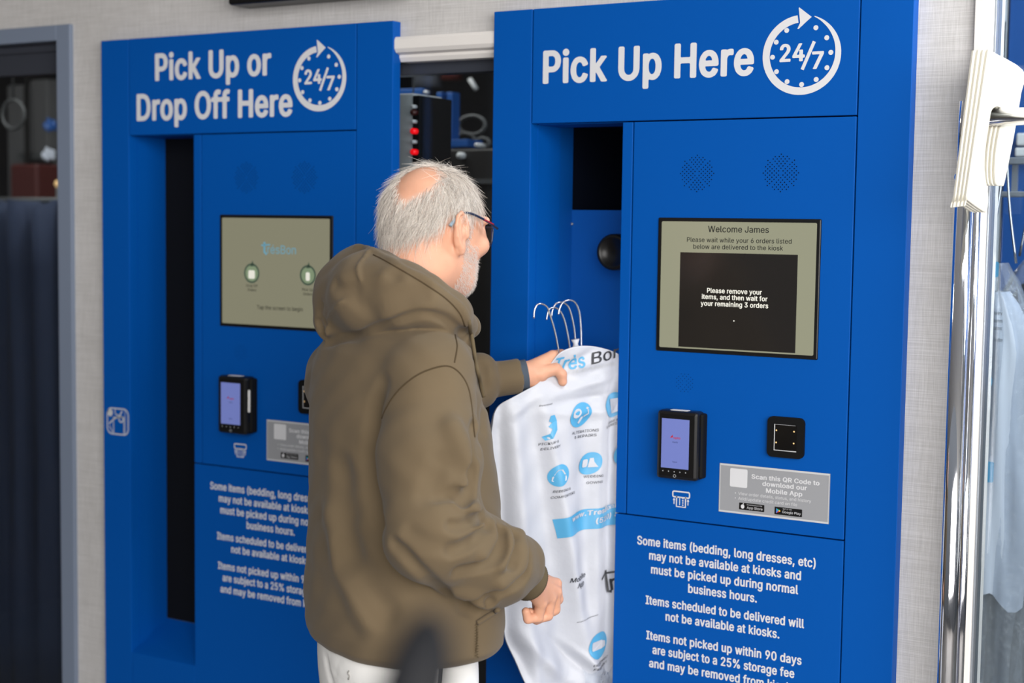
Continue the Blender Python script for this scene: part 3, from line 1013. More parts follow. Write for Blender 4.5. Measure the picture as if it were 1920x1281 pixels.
# white size dividers hooked over the rail
OUT = [(-.045, .110), (.050, .092), (.052, .05), (.049, -.02), (.044, -.075), (.040, -.112), (.034, -.116), (.020, -.116), (.012, -.095), (.008, -.06), (.010, -.019),
       (.016, -.006), (.016, .006), (.008, .0165), (-.006, .0170), (-.016, .008), (-.0175, -.012), (-.018, -.06), (-.012, -.10), (.004, -.138), (.006, -.162), (.000, -.168), (-.046, -.154), (-.050, -.146)]


def divider(cx, rot, tilt, label, sc=1.0):
    o = thing('size_divider', (cx, RY, zr), label, 'divider', 'white size dividers on the chrome rail')
    P2 = spline(OUT + [OUT[0]], 100)[:-1] * sc
    ca, sa = math.cos(rot), math.sin(rot)
    ct, st_ = math.cos(tilt), math.sin(tilt)
    V, F_ = [], []
    n_ = len(P2)
    for t_, ins in ((-.0022, .0), (-.0030, .0012), (.0030, .0012), (.0022, .0)):
        pass
    c2 = P2.mean(0)
    T = np.roll(P2, -1, 0) - np.roll(P2, 1, 0); T /= np.linalg.norm(T, axis=1)[:, None]
    Nn = np.stack([T[:, 1], -T[:, 0]], 1)
    sgn = 1 if ((P2 - c2) * Nn).sum() > 0 else -1
    layers = [(-.0030, .0014), (-.0020, .0), (.0020, .0), (.0030, .0014)]
    for t_, ins in layers:
        for p_, n2 in zip(P2, Nn):
            w_ = p_ - sgn * n2 * ins
            a_, z_ = w_[0] * ct - w_[1] * st_, w_[0] * st_ + w_[1] * ct
            V.append((cx + a_ * ca - t_ * sa, RY + a_ * sa + t_ * ca, zr + z_))
    for L in range(3):
        for k in range(n_):
            F_.append((L * n_ + k, L * n_ + (k + 1) % n_, (L + 1) * n_ + (k + 1) % n_, (L + 1) * n_ + k))
    bm = bmesh.new()
    vs = [bm.verts.new(v) for v in V]
    for f in F_: bm.faces.new([vs[i] for i in f])
    for off in (0, 3 * n_):
        es = [bm.edges.get((vs[off + k], vs[off + (k + 1) % n_])) for k in range(n_)]
        bmesh.ops.triangle_fill(bm, edges=es, use_beauty=True)
    bmesh.ops.recalc_face_normals(bm, faces=bm.faces)
    mk_bm('board', bm, 'cream_plastic', o)
    return o


for k_, (dx, lab) in enumerate(((0.0, 'foremost of the white size dividers on the chrome rail, its whole face showing'),
                                (-.0075, 'second white size divider on the chrome rail, directly behind the foremost'),
                                (-.0150, 'third white size divider from the front on the chrome rail'),
                                (-.0225, 'rearmost white size divider on the chrome rail, only its edge showing'))):
    divider(B2(1868, 219, RY)[0] + dx, math.radians(62), math.radians(-8 + .6 * k_), lab)


# ---- clothes in clear film behind the right glass
def film_garment(px, py, Y, halfw, length, label, m_, marks=True):
    t0 = B2(px, py, Y)
    g = thing('wrapped_garment', t0 - np.array([0, 0, length]), label, 'garment', 'garments in clear film behind the right window')

    def sack(name, w0, w1, top, bot, material, amp, ph):
        Vs, Fs = [], []
        nr, nk = 26, 36
        for j in range(nr + 1):
            t_ = j / nr
            z = t0[2] - top - (bot - top) * t_
            ww = (w0 + (w1 - w0) * min(1, t_ * 5) ** .7) * (1 + .08 * math.sin(9 * t_ + ph))
            for k in range(nk):
                a = 2 * math.pi * k / nk
                r_ = 1 + amp * math.sin(5 * a + 3 * t_ + ph) * min(1, 3 * t_) + amp * .6 * math.sin(11 * a - 7 * t_)
                Vs.append((t0[0] + ww * r_ * math.cos(a), Y + .045 * r_ * math.sin(a), z + .02 * math.sin(4 * a + ph) * (1 if j == nr else 0)))
        for j in range(nr):
            for k in range(nk):
                Fs.append((j * nk + k, j * nk + (k + 1) % nk, (j + 1) * nk + (k + 1) % nk, (j + 1) * nk + k))
        return mk(name, Vs, Fs, material, g, True)
    sack('cloth', halfw * .18, halfw * .82, .12, length * .78, m_, .20, 1.0)
    sack('film', halfw * .10, halfw, .06, length, 'plastic_film', .24, 2.2)
    for s_ in (-1, 1):
        tube('hanger_hook', spline([t0 + np.array([s_ * .002, 0, .17]), t0 + np.array([s_ * .012, 0, .06]), t0 + np.array([s_ * .03, 0, -.06])], 10), .003, 'wire', g, 6)
    if marks == 'print':
        for i_, (py2, dx2, s_, w_) in enumerate(((590, -26, 'Delivery', 24), (604, -28, 'Dry Cleaners', 26), (618, -27, 'Alterations', 24), (640, -28, 'www.TresBon', 26))):
            c_ = B2(px + dx2, py2, Y - .066)
            decal('printed_line', s_text(s_, 0, w_ * .00115, 0, .0075, .01), lambda x, z, c_=c_: c_ + np.array([x, 0, z]), 'dim_grey', g)
        for py2, dx2, sh in ((505, -24, s_rrect(-.018, -.016, .018, .016, .004)), (715, -34, s_disc(0, 0, .016, 20, .022)), (885, -28, s_rrect(-.012, -.022, .012, .022, .004))):
            c_ = B2(px + dx2, py2, Y - .066)
            decal('printed_patch', sh, lambda x, z, c_=c_: c_ + np.array([x, 0, z]), 'bag_blue0', g)
    elif marks:
        for py2, h_, w_ in ((.14, .07, .05), (.62, .05, .04)):
            z = t0[2] - py2
            Vp, Fp = [], []
            for j in range(5):
                for k in range(6):
                    Vp.append((t0[0] - halfw * .7 + w_ * k / 5, Y - .058 - .01 * math.sin(k * .8), z - h_ * j / 4))
            for j in range(4):
                for k in range(5): Fp.append((j * 6 + k, j * 6 + 6 + k, j * 6 + 7 + k, j * 6 + 1 + k))
            mk('printed_patch', Vp, Fp, 'bag_blue0', g)
    return g


film_garment(1880, 440, .50, .080, 1.0, 'pale garment in clear film hanging behind the right window, nearest the white post', 'cloth_grey', 'print')
film_garment(1940, 430, .68, .10, 1.05, 'dark garment in clear film at the right edge, behind the paler one', 'cloth_dark', False)
film_garment(1838, 470, .84, .075, 1.0, 'white printed garment bag behind the right window, half hidden by the white post', 'cloth_white')
# overhead rail carrying them
p = B2(1890, 335, .6)
orl = thing('overhead_rail', (p[0], .6, p[2]), 'grey overhead rail with slots above the wrapped garments at the right', 'rail')
box('rail_bar', (p[0] - .3, .58, p[2] + .03), (p[0] + .9, .62, p[2] + .045), 'steel_grey', orl, .002)
box('rail_bar', (p[0] - .3, .58, p[2] - .04), (p[0] + .9, .62, p[2] - .028), 'steel_grey', orl, .002)
for i in range(24):
    x = p[0] - .29 + i * .05
    box('rail_rung', (x, .59, p[2] - .04), (x + .012, .60, p[2] + .035), 'steel_grey', orl)
for x in (p[0] - .28, p[0] + .85):
    tube('hanger_bar', [(x, .6, p[2]), (x, .6, Z_TOP)], .008, 'steel_grey', orl, 8)
# blue conveyor cabinet behind
p = B2(1890, 100, 1.0)
bc = thing('conveyor_cabinet', (p[0] + .4, 1.2, 0), 'large blue conveyor cabinet behind the right window', 'cabinet')
box('panel', (p[0], 1.0, 1.25), (p[0] + 1.3, 1.03, 2.5), 'machine_blue', bc, .003)
box('cabinet_body', (p[0] + .02, 1.03, 1.27), (p[0] + 1.3, 1.5, 2.48), 'machine_blue', bc)
q0 = B2(1868, 1000, 1.0)
box('column', (q0[0], 1.0, 0), (q0[0] + .085, 1.1, 1.26), 'cloth_navy', bc, .003)
box('column_flange', (q0[0] + .085, .98, 0), (q0[0] + .10, 1.1, 1.26), 'machine_blue', bc, .002)
for px, py, w_, h_ in ((1908, 262, .09, .03), (1905, 286, .09, .022)):
    q = B2(px, py, .985)
    box('bracket', (q[0], .97, q[2] - h_ / 2), (q[0] + w_, 1.0, q[2] + h_ / 2), 'icon_grey', bc, .004)
q = B2(1880, 45, .99)
box('grey_post', (p[0] - .075, .98, 0), (p[0] - .005, 1.06, Z_TOP), 'light_grey', bc, .004)
box('bracket', (p[0] - .03, .965, B2(1885, 120, .98)[2]), (p[0] - .004, .985, B2(1885, 40, .98)[2]), 'black_matte', bc, .002)
# boxes on the floor behind
for i, (x0, y0, x1, y1, Y, m_, lab) in enumerate(((1830, 1120, 1868, 1281, 1.3, 'cardboard', 'brown cardboard box left of the navy column behind the right window'), (1895, 1090, 1960, 1281, 1.3, 'tan', 'tan carton right of the navy column behind the right window'))):
    p, q = B2(x0, y0, Y), B2(x1, y1, Y)
    o = thing('carton', ((p[0] + q[0]) / 2, Y + .15, 0), lab, 'box')
    box('carton_body', (p[0], Y, 0), (q[0] + .0, Y + .3, p[2]), m_, o, .004)
    box('carton_flap', (p[0] - .002, Y - .004, p[2] - .06), (q[0] + .002, Y, p[2]), m_, o, .001)

# ---- slim dark post close to the viewpoint, out of focus
d0 = .60
p = at(808, 1150, d0)
po = thing('slim_post', (p[0] - .10, p[1] - .06, 0), 'blurred slim dark post close in front of the person, at the lower middle', 'post')
pts = spline([p, at(796, 1210, d0 - .005), at(778, 1290, d0 - .012), at(700, 1560, d0 - .04)], 14)
end = pts[-1]
pts = np.vstack([pts, [end + (end - pts[-2]) * 0.2, [p[0] - .10, p[1] - .06, .03]]])
tube('shaft', pts, list(np.interp(np.arange(len(pts)), [0, 2, 6, len(pts)], [.004, .0095, .0135, .018])), 'post_dark', po, 16)
tube('post_base', [(p[0] - .10, p[1] - .06, 0), (p[0] - .10, p[1] - .06, .03)], .10, 'black_matte', po, 28)
# ------------------------------------------------------------------ implicit modelling: signed distances meshed on a sparse grid
F4 = np.float32


def vlen(a): return np.sqrt(np.einsum('ij,ij->i', a, a))


def smin(a, b, k):
    h = np.clip(0.5 + 0.5 * (b - a) / k, 0, 1)
    return b + (a - b) * h - k * h * (1 - h)


def smax(a, b, k): return -smin(-a, -b, k)


def rc(P, a, b, r1, r2):
    a = np.asarray(a, F4); ba = np.asarray(b, F4) - a
    pa = P - a
    t = np.clip(pa @ ba / max(float(ba @ ba), 1e-9), 0, 1)
    return vlen(pa - t[:, None] * ba) - (r1 + (r2 - r1) * t)


def chain(P, pts, k=0.01):
    """pts: (point, radius) joined by tapered rods"""
    d = None
    for (a, r1), (b, r2) in zip(pts[:-1], pts[1:]):
        e = rc(P, a, b, r1, r2)
        d = e if d is None else smin(d, e, k)
    return d


def ell(P, c, axes, rad):
    q = (P - np.asarray(c, F4)) @ np.asarray(axes, F4).T
    rad = np.asarray(rad, F4)
    k0 = vlen(q / rad); k1 = vlen(q / rad ** 2)
    return k0 * (k0 - 1) / np.maximum(k1, 1e-6)


def sdf_mesh(fn, lo, hi, h, n=16, slack=1.35):
    """surface nets over the blocks near the surface"""
    lo = np.asarray(lo, float); hi = np.asarray(hi, float)
    nb = np.maximum(1, np.ceil((hi - lo) / (h * n)).astype(int))
    gi = np.stack(np.meshgrid(*[np.arange(k) for k in nb], indexing='ij'), -1).reshape(-1, 3)
    cen = (lo + (gi + 0.5) * n * h).astype(F4)
    d = fn(cen)
    act = gi[np.abs(d) < n * h * 0.866 * slack]
    D = nb * n + 2                                 # global lattice size for ids
    o = np.arange(n + 1)
    loc = np.stack(np.meshgrid(o, o, o, indexing='ij'), -1).reshape(-1, 3)
    cid, cpos, quads = [], [], []
    gid = lambda c: (c[..., 0].astype(np.int64) * D[1] + c[..., 1]) * D[2] + c[..., 2]
    corners = [(i, j, k) for i in (0, 1) for j in (0, 1) for k in (0, 1)]
    edges = [(a, b) for a in range(8) for b in range(a + 1, 8) if sum(abs(x - y) for x, y in zip(corners[a], corners[b])) == 1]
    B = 60
    for s in range(0, len(act), B):
        blk = act[s:s + B]
        base = blk * n
        P = (lo + (base[:, None, :] + loc[None]) * h).astype(F4).reshape(-1, 3)
        val = fn(P).reshape(len(blk), n + 1, n + 1, n + 1).astype(np.float64)
        val = np.where(val == 0, 1e-9, val)
        sg = val < 0
        cv = [val[:, i:i + n, j:j + n, k:k + n] for i, j, k in corners]
        cs = np.stack([c < 0 for c in cv]).sum(0)
        idx = np.argwhere((cs > 0) & (cs < 8))
        if len(idx) == 0: continue
        cvv = np.stack([c[tuple(idx.T)] for c in cv], 1)
        acc = np.zeros((len(idx), 3)); num = np.zeros(len(idx))
        for a, b in edges:
            va, vb = cvv[:, a], cvv[:, b]
            x = (va < 0) != (vb < 0)
            t = np.where(x, va / np.where(x, va - vb, 1), 0)
            pa, pb = np.array(corners[a]), np.array(corners[b])
            acc += np.where(x[:, None], pa + t[:, None] * (pb - pa), 0); num += x
        gc = base[idx[:, 0]] + idx[:, 1:]
        cid.append(gid(gc + 1)); cpos.append(lo + (gc + acc / num[:, None]) * h)
        for ax in range(3):
            sl0 = [slice(0, n)] * 3; sl1 = [slice(0, n)] * 3
            sl1[ax] = slice(1, n + 1)
            s0 = sg[:, sl0[0], sl0[1], sl0[2]]; s1 = sg[:, sl1[0], sl1[1], sl1[2]]
            e = np.argwhere(s0 != s1)
            if len(e) == 0: continue
            flip = s0[tuple(e.T)]
            g = base[e[:, 0]] + e[:, 1:] + 1
            u = np.zeros(3, int); v = np.zeros(3, int); u[(ax + 1) % 3] = 1; v[(ax + 2) % 3] = 1
            q = np.stack([gid(g - u - v), gid(g - v), gid(g), gid(g - u)], 1)
            q[~flip] = q[~flip][:, ::-1]
            quads.append(q)
    cid = np.concatenate(cid); cpos = np.concatenate(cpos); quads = np.concatenate(quads)
    cid, first = np.unique(cid, return_index=True)
    cpos = cpos[first]
    qi = np.searchsorted(cid, quads)
    qi = np.clip(qi, 0, len(cid) - 1)
    ok = (cid[qi] == quads).all(1)
    return cpos, qi[ok]


def mesh_np(name, V, Q, material, parent=None, smooth=True):
    me = bpy.data.meshes.new(name)
    me.vertices.add(len(V)); me.vertices.foreach_set('co', V.astype(F4).ravel())
    k = Q.shape[1]
    me.loops.add(Q.size); me.loops.foreach_set('vertex_index', Q.astype(np.int32).ravel())
    me.polygons.add(len(Q))
    me.polygons.foreach_set('loop_start', (np.arange(len(Q)) * k).astype(np.int32))
    me.update(calc_edges=True)
    return link(name, me, material, parent, smooth)


def largest(V, Q):
    """drop the loose crumbs: keep the largest connected piece"""
    lab = np.arange(len(V))
    while True:
        m_ = lab[Q].min(1)
        new = lab.copy()
        for c in range(Q.shape[1]):
            np.minimum.at(new, Q[:, c], m_)
        new = new[new]
        if (new == lab).all(): break
        lab = new
    u, cnt = np.unique(lab, return_counts=True)
    keep = lab == u[np.argmax(cnt)]
    mp_ = np.cumsum(keep) - 1
    return V[keep], mp_[Q[keep[Q[:, 0]]]]


def smooth_v(V, Q, it=1, f=0.5):
    for _ in range(it):
        acc = np.zeros_like(V); num = np.zeros(len(V))
        for c in range(4):
            for e in ((c + 1) % 4, (c + 3) % 4):
                np.add.at(acc, Q[:, c], V[Q[:, e]]); np.add.at(num, Q[:, c], 1)
        V = V + f * (acc / np.maximum(num, 1)[:, None] - V)
    return V


def trace(fn, pix, d0=2.2, d1=3.6):
    """where the lines of sight through these pixels meet a modelled surface"""
    pix = np.array(pix, float)
    v = (pix[:, :1] - 960) / FPX * CR - (pix[:, 1:2] - 640.5) / FPX * CU + CF
    t = np.full(len(pix), d0)
    for _ in range(90):
        dd = fn((CAM + v * t[:, None]).astype(F4))
        t = np.minimum(t + dd * 0.7, d1)
    return CAM + v * t[:, None]


def normal(fn, P, e=0.002):
    P = P.astype(F4)
    g = np.stack([fn(P + np.eye(3, dtype=F4)[i] * e) - fn(P - np.eye(3, dtype=F4)[i] * e) for i in range(3)], 1)
    return g / (vlen(g)[:, None] + 1e-9)


# ------------------------------------------------------------------ the person
DM = 2.75
PX = DM / FPX      # metres per pixel at the person


def M(px, py, dd=0.0): return at(px, py, DM + dd)


mat('skin', (214, 160, 132), 0.5, spec=0.35, noise=(22, 0.07), bump=(260, 0.10), sub=0.12, attr=('hair_root', (206, 180, 166)))
mat('hoodie_fleece', (104, 90, 70), 0.95, spec=0.08, noise=(9, 0.05), bump=(1100, 0.16), sheen=0.12)
mat('hoodie_rib', (98, 86, 66), 0.95, spec=0.1)
mat('cuff_lining', (70, 80, 92), 0.9)
mat('trouser_white', (248, 247, 244), 0.85, spec=0.2, noise=(14, 0.02), bump=(700, 0.1))
mat('trouser_black', (26, 27, 30), 0.8)
mat('stitch', (150, 148, 145), 0.8)
mat('shoe_dark', (40, 40, 44), 0.7)
mat('hair_white', (252, 244, 234), 0.45, spec=0.5, attr=('tint', (120, 106, 96)))
mat('beard_white', (228, 220, 214), 0.6, spec=0.2)
mat('glasses_navy', (26, 34, 58), 0.3)
mat('glasses_red', (150, 30, 48), 0.35)
mat('glasses_grey', (130, 150, 165), 0.3)
clear_mat('lens', (222, 228, 232), 0.0, 0.02)

person = thing('person', (M(745, 900)[0], M(745, 900)[1], 0.0), 'person with grey hair and glasses in an olive hoodie and white trousers, back half turned', 'person')

TH = math.radians(30)                       # the chest's turn away from the image plane
tf = math.cos(TH) * RH + math.sin(TH) * FH  # chest forwards
ts = math.sin(TH) * RH - math.cos(TH) * FH  # towards the right shoulder
A0, B0 = 0.200, 0.156
W0 = math.hypot(A0 * math.sin(TH), B0 * math.cos(TH))


def levels(rows):
    zs, cx, cy, sc = [], [], [], []
    for y, xl, xr in rows:
        L, R_ = M(xl, y), M(xr, y)
        c = (L + R_) / 2
        zs.append(c[2]); cx.append(c[0]); cy.append(c[1]); sc.append(np.linalg.norm(R_ - L) / 2 / W0)
    o = np.argsort(zs)
    return [np.array(v)[o] for v in (zs, cx, cy, sc)]


def loft(P, lv, e=2.25):
    zs, cx, cy, sc = lv
    z = P[:, 2]
    x = P[:, 0] - np.interp(z, zs, cx); y = P[:, 1] - np.interp(z, zs, cy)
    s = np.interp(z, zs, sc)
    a = np.abs(x * ts[0] + y * ts[1]) / (A0 * s) + 1e-6; b = np.abs(x * tf[0] + y * tf[1]) / (B0 * s) + 1e-6
    k0 = (a ** e + b ** e) ** (1 / e)
    g = k0 ** (1 - e) * np.sqrt((a ** (e - 1) / (A0 * s)) ** 2 + (b ** (e - 1) / (B0 * s)) ** 2)
    return ((k0 - 1) / np.maximum(g, 1e-3)).astype(F4)


TORSO = levels([(548, 762, 842), (575, 720, 862), (600, 668, 875), (625, 622, 884), (655, 598, 886), (700, 586, 896), (750, 583, 905), (800, 581, 915), (900, 580, 929), (1000, 578, 936),
                (1060, 575, 939), (1110, 570, 941), (1160, 573, 941), (1185, 578, 939), (1199, 590, 930), (1206, 604, 915)])
Z_HEM = M(750, 1204)[2]

sh_r, sh_l = M(804, 712, -.155), M(662, 715, .14)
el_r, el_l = M(812, 1000, -.245), M(800, 820, .30)
wr_r, wr_l = M(988, 1083, -.02), M(985, 702, .36)
ARM_R = [(sh_r, .080), (M(806, 860, -.205), .083), (el_r, .077), (M(885, 1044, -.170), .073), (M(926, 1062, -.115), .067), (M(964, 1056, -.068), .055)]
ARM_L = [(sh_l, .085), (el_l, .078), (M(868, 722, .318), .058), (M(892, 713, .33), .0525)]
FORE_L = [(M(900, 716, .34), .0375), (M(985, 703, .364), .0345)]
HOOD = [(M(868, 610, -.06), .026), (M(842, 588, -.135), .032), (M(795, 564, -.165), .039), (M(748, 553, -.15), .054), (M(700, 550, -.10), .070), (M(668, 556, -.01), .072),
        (M(665, 556, .07), .066), (M(700, 530, .14), .052), (M(780, 545, .15), .040), (M(850, 585, .09), .030), (M(876, 612, .0), .024)]


def hoodie_core(P):
    d = loft(P, TORSO)
    d = smin(d, rc(P, M(775, 615, -.05), sh_r, .075, .078), .05)
    d = smin(d, rc(P, M(775, 615, .05), sh_l, .075, .082), .05)
    d = smin(d, chain(P, ARM_L, .006), .03)
    d = smin(d, rc(P, M(898, 692, .325), M(902, 736, .325), .031, .031), .012)
    fl = chain(P, FORE_L)
    ax_ = M(975, 704.5, .36) - M(905, 714, .34); ax_ /= np.linalg.norm(ax_)
    fl = smax(fl, ((P - M(974, 704.5, .36).astype(F4)) @ ax_.astype(F4)), .004)
    d = smin(d, fl, .004)
    d = smin(d, chain(P, ARM_R, .03), .009)
    return d


def hoodie_hooded(P):
    d = hoodie_core(P)
    hd = chain(P, HOOD, .03)
    hd = smin(hd, rc(P, M(682, 500, .0), M(690, 505, .08), .042, .04), .03)
    hd = smin(hd, rc(P, M(628, 612, -.02), M(622, 605, .06), .030, .03), .03)
    # hollow where the neck and head come out, and the pouch of the hood
    cav = rc(P, M(800, 590, 0), M(806, 380, -.01), .066, .085)
    cav = smin(cav, rc(P, M(735, 500, .02), M(760, 380, .02), .058, .07), .03)
    hd = smax(hd, -cav, .012)
    return smin(d, hd, .004)


def pl(pix, lift, fn=hoodie_hooded, n=None):
    """pixel polyline laid on the surface, lifted along the normal"""
    p = spline(pix, n or max(6, len(pix) * 3)) if len(pix) > 2 else np.array(pix, float)
    S = trace(fn, p)
    return S + normal(fn, S) * lift


# creases pressed in (r, lift, k) and folds raised
GROOVE = [
    ([(596, 606), (612, 640), (650, 634), (700, 617), (745, 601), (790, 589), (830, 597), (858, 618), (880, 640)], .010, .002, .006),   # under the hood
    ([(718, 720), (704, 780), (696, 850), (702, 930), (716, 985)], .014, .008, .016),          # back, behind the arm
    ([(740, 1022), (785, 1068), (840, 1116), (885, 1142)], .014, .004, .01),
    ([(893, 800), (887, 860), (880, 920), (868, 936)], .014, .002, .009),                      # inside of the elbow
    ([(868, 934), (850, 926), (822, 930)], .012, .002, .007),
    ([(912, 984), (895, 1010), (872, 1026), (850, 1034)], .013, .001, .007),
    ([(937, 998), (938, 1025), (924, 1048), (898, 1064), (860, 1074)], .014, .001, .007),
    ([(961, 1000), (965, 1030), (961, 1052)], .015, .001, .007),
    ([(990, 1036), (985, 1075), (958, 1102), (920, 1122), (885, 1128)], .015, .001, .007),
    ([(918, 1130), (935, 1114), (962, 1098)], .012, .001, .007),
    ([(905, 966), (890, 975), (868, 985), (845, 985)], .011, .002, .007),
    ([(655, 1040), (690, 1090), (720, 1140)], .02, .013, .03),
    ([(640, 880), (650, 960), (652, 1040)], .02, .015, .03),
    ([(735, 520), (718, 535), (690, 545), (668, 560)], .014, .006, .016),                       # dents in the hood
    ([(628, 535), (640, 545), (660, 545)], .013, .006, .014),
    ([(690, 580), (740, 560), (790, 552)], .016, .012, .02),
    ([(602, 572), (598, 590), (606, 604)], .007, .003, .008),
    ([(905, 690), (908, 760), (900, 850)], .010, .005, .014),
    ([(825, 870), (812, 900), (800, 925)], .014, .009, .02),
    ([(770, 1000), (800, 1020), (840, 1030)], .012, .008, .016),
]
RIDGE = [
    ([(690, 472), (672, 500), (674, 530), (655, 550), (628, 578), (614, 605), (614, 630), (626, 643)], .0045, -.0005, .003),   # hood seam
    ([(668, 462), (690, 466), (720, 480), (760, 502), (800, 525), (840, 552), (866, 578), (878, 606)], .007, -.003, .004),     # rolled rim
    ([(850, 800), (870, 850), (881, 890), (876, 914)], .016, -.004, .02),
    ([(862, 936), (888, 956), (897, 986)], .014, -.004, .010),
    ([(876, 905), (868, 915), (860, 935), (880, 945), (893, 955)], .010, -.002, .014),
    ([(925, 985), (925, 1010), (905, 1040)], .010, -.001, .014),
    ([(950, 998), (953, 1030), (940, 1060)], .011, -.002, .014),
    ([(975, 1005), (980, 1040), (970, 1070), (940, 1095)], .012, -.001, .014),
    ([(850, 1110), (890, 1122), (915, 1132)], .012, -.004, .016),
    ([(620, 960), (650, 1080), (690, 1160)], .018, -.010, .03),
]
LINE = [   # sewn seams: thin grooves
    ([(712, 800), (722, 770), (745, 735), (780, 705), (815, 690), (842, 687), (862, 700), (877, 725), (884, 760), (890, 820)], .0028, .0010, .002),
    ([(853, 628), (857, 650), (852, 680)], .0025, .001, .002),
    ([(700, 478), (720, 488), (760, 511), (800, 535), (838, 562), (862, 588), (872, 612)], .003, .001, .002),
    ([(893, 1168), (894, 1195), (892, 1222)], .003, .001, .002),
]
_G = [(pl(p, l), r, k) for p, r, l, k in GROOVE]
_R = [(pl(p, l), r, k) for p, r, l, k in RIDGE]
_L = [(pl(p, l, n=26), r, k) for p, r, l, k in LINE]


def near(P, path, pad):
    a = path.min(0) - pad; b = path.max(0) + pad
    return ((P > a) & (P < b)).all(1)


def poly_d(P, path, r):
    d = None
    for a, b in zip(path[:-1], path[1:]):
        e = rc(P, a, b, r, r)
        d = e if d is None else np.minimum(d, e)
    return d


def hoodie(P):
    d = hoodie_hooded(P)
    for path, r, k in _R:
        i = near(P, path, r + k + .01)
        if i.any(): d[i] = smin(d[i], poly_d(P[i], path, r), k)
    for path, r, k in _G:
        i = near(P, path, r + k + .01)
        if i.any(): d[i] = smax(d[i], -poly_d(P[i], path, r), k)
    # slack cloth, never quite smooth
    d = d + (.0016 * np.sin(P[:, 0] * 66 + 2.2 * np.sin(P[:, 2] * 31)) * np.sin(P[:, 2] * 47 + P[:, 1] * 58)).astype(F4)
    # hollow hem, room for the wrists
    z = P[:, 2]
    d = smax(d, (Z_HEM - z).astype(F4), .012)
    inner = np.maximum(loft(P, TORSO) + .028, z - Z_HEM - .10)
    d = smax(d, -inner, .008)
    d = smax(d, -rc(P, M(960, 1069, -.07), M(1010, 1097, .005), .034, .036), .006)
    d = smax(d, -rc(P, M(958, 708, .355), M(1000, 702, .365), .028, .029), .004)
    return d


bb = np.array([p + d_ for q in (ARM_R, ARM_L, FORE_L, HOOD) for p, r in q for d_ in (-r - .03, r + .03)] + [M(560, 1000) , M(950, 1000), M(760, 1000, -.22), M(760, 1000, .24)])
lo, hi = bb.min(0), bb.max(0)
lo[2], hi[2] = Z_HEM - .03, M(680, 440)[2]
V, Q = sdf_mesh(hoodie, lo, hi, .0033, slack=2.0)
V, Q = largest(V, Q)
V = smooth_v(V, Q, 1, .4)
hood_ob = mesh_np('hoodie', V, Q, 'hoodie_fleece', person)


# sewn seams
mat('hoodie_seam', (74, 62, 46), 0.95, spec=0.05)
for p_, r_, l_, k_ in LINE:
    S_ = trace(hoodie, spline(p_, len(p_) * 7))
    gap = np.nonzero(np.linalg.norm(np.diff(S_, axis=0), axis=1) > .03)[0]
    runs = np.split(np.arange(len(S_)), gap + 1)
    S_ = S_[max(runs, key=len)]
    tube('seam', S_ + normal(hoodie, S_) * .0002, .0013, 'hoodie_seam', hood_ob, 6)


# ribbed cuffs
def ribbed(name, path, rad, material, parent, nr=60, amp=.0004, flat=1.0):
    P = spline(path, 14)
    V, F_ = tube_data(P, rad, nr * 2, cap=False)
    k = nr * 2
    c = np.repeat(P, k, 0)
    dv = V - c
    s = np.where(np.arange(len(V)) % 2 == 0, 1 + amp / rad, 1 - amp / rad)
    out = c + dv * s[:, None]
    inner = c + dv * (1 - .003 / rad)
    n0 = len(V)
    VV = np.concatenate([out, inner])
    FF = list(F_) + [tuple(i + n0 for i in f[::-1]) for f in F_]
    last = n0 - k
    for j in range(k):
        FF.append((last + j, last + (j + 1) % k, n0 + last + (j + 1) % k, n0 + last + j))
        FF.append(((j + 1) % k, j, n0 + j, n0 + (j + 1) % k))
    return mk(name, VV, FF, material, parent, True)


ribbed('cuff', [M(962, 1070, -.066), M(978, 1079, -.043), M(993, 1088, -.022)], .0385, 'hoodie_rib', hood_ob)
ribbed('cuff', [M(962, 706, .357), M(975, 704, .360), M(988, 702, .362)], .0305, 'cuff_lining', hood_ob, 40, .0002)

# draw cord hanging from the neck opening
cord = pl([(876, 600), (882, 640), (888, 680), (897, 720), (903, 745)], .004, hoodie_hooded, 24)
tube('draw_cord', cord, .0035, 'hoodie_rib', hood_ob, 8)
# front pocket: sewn-on edge that gapes a little
pk = pl([(893, 1168), (905, 1160), (920, 1150), (934, 1140)], .003, hoodie_hooded, 16)
tube('pocket_edge', pk, .0045, 'hoodie_fleece', hood_ob, 8)
zz = [(893 + (3 if i % 2 else -3), 1172 + i * 2.6) for i in range(24)]
zg = trace(hoodie_hooded, zz); zg = zg + normal(hoodie_hooded, zg) * .0015
tube('pocket_stitch', zg, .0009, 'hoodie_rib', hood_ob, 5)
tube('zip_pull', pl([(928, 805), (931, 825), (930, 845)], .006, hoodie_hooded, 8), .004, 'dim_grey', hood_ob, 8)

# ---- trousers
PEL = levels([(1120, 600, 905), (1180, 594, 892), (1230, 598, 889), (1281, 606, 883), (1330, 610, 880), (1380, 625, 868)])
hip = M(745, 1290, 0)
gr = 0.0


def floor_pt(p, z): return np.array([p[0], p[1], z])


hr, hl = hip + ts * .082, hip - ts * .082
LEG_R = [(floor_pt(hr, .80), .098), (floor_pt(hr + tf * .02, .48), .080), (floor_pt(hr, .10), .072)]
LEG_L = [(floor_pt(hl, .80), .098), (floor_pt(hl + tf * .03, .48), .080), (floor_pt(hl + tf * .02, .10), .072)]
Z_W = M(745, 1150)[2]


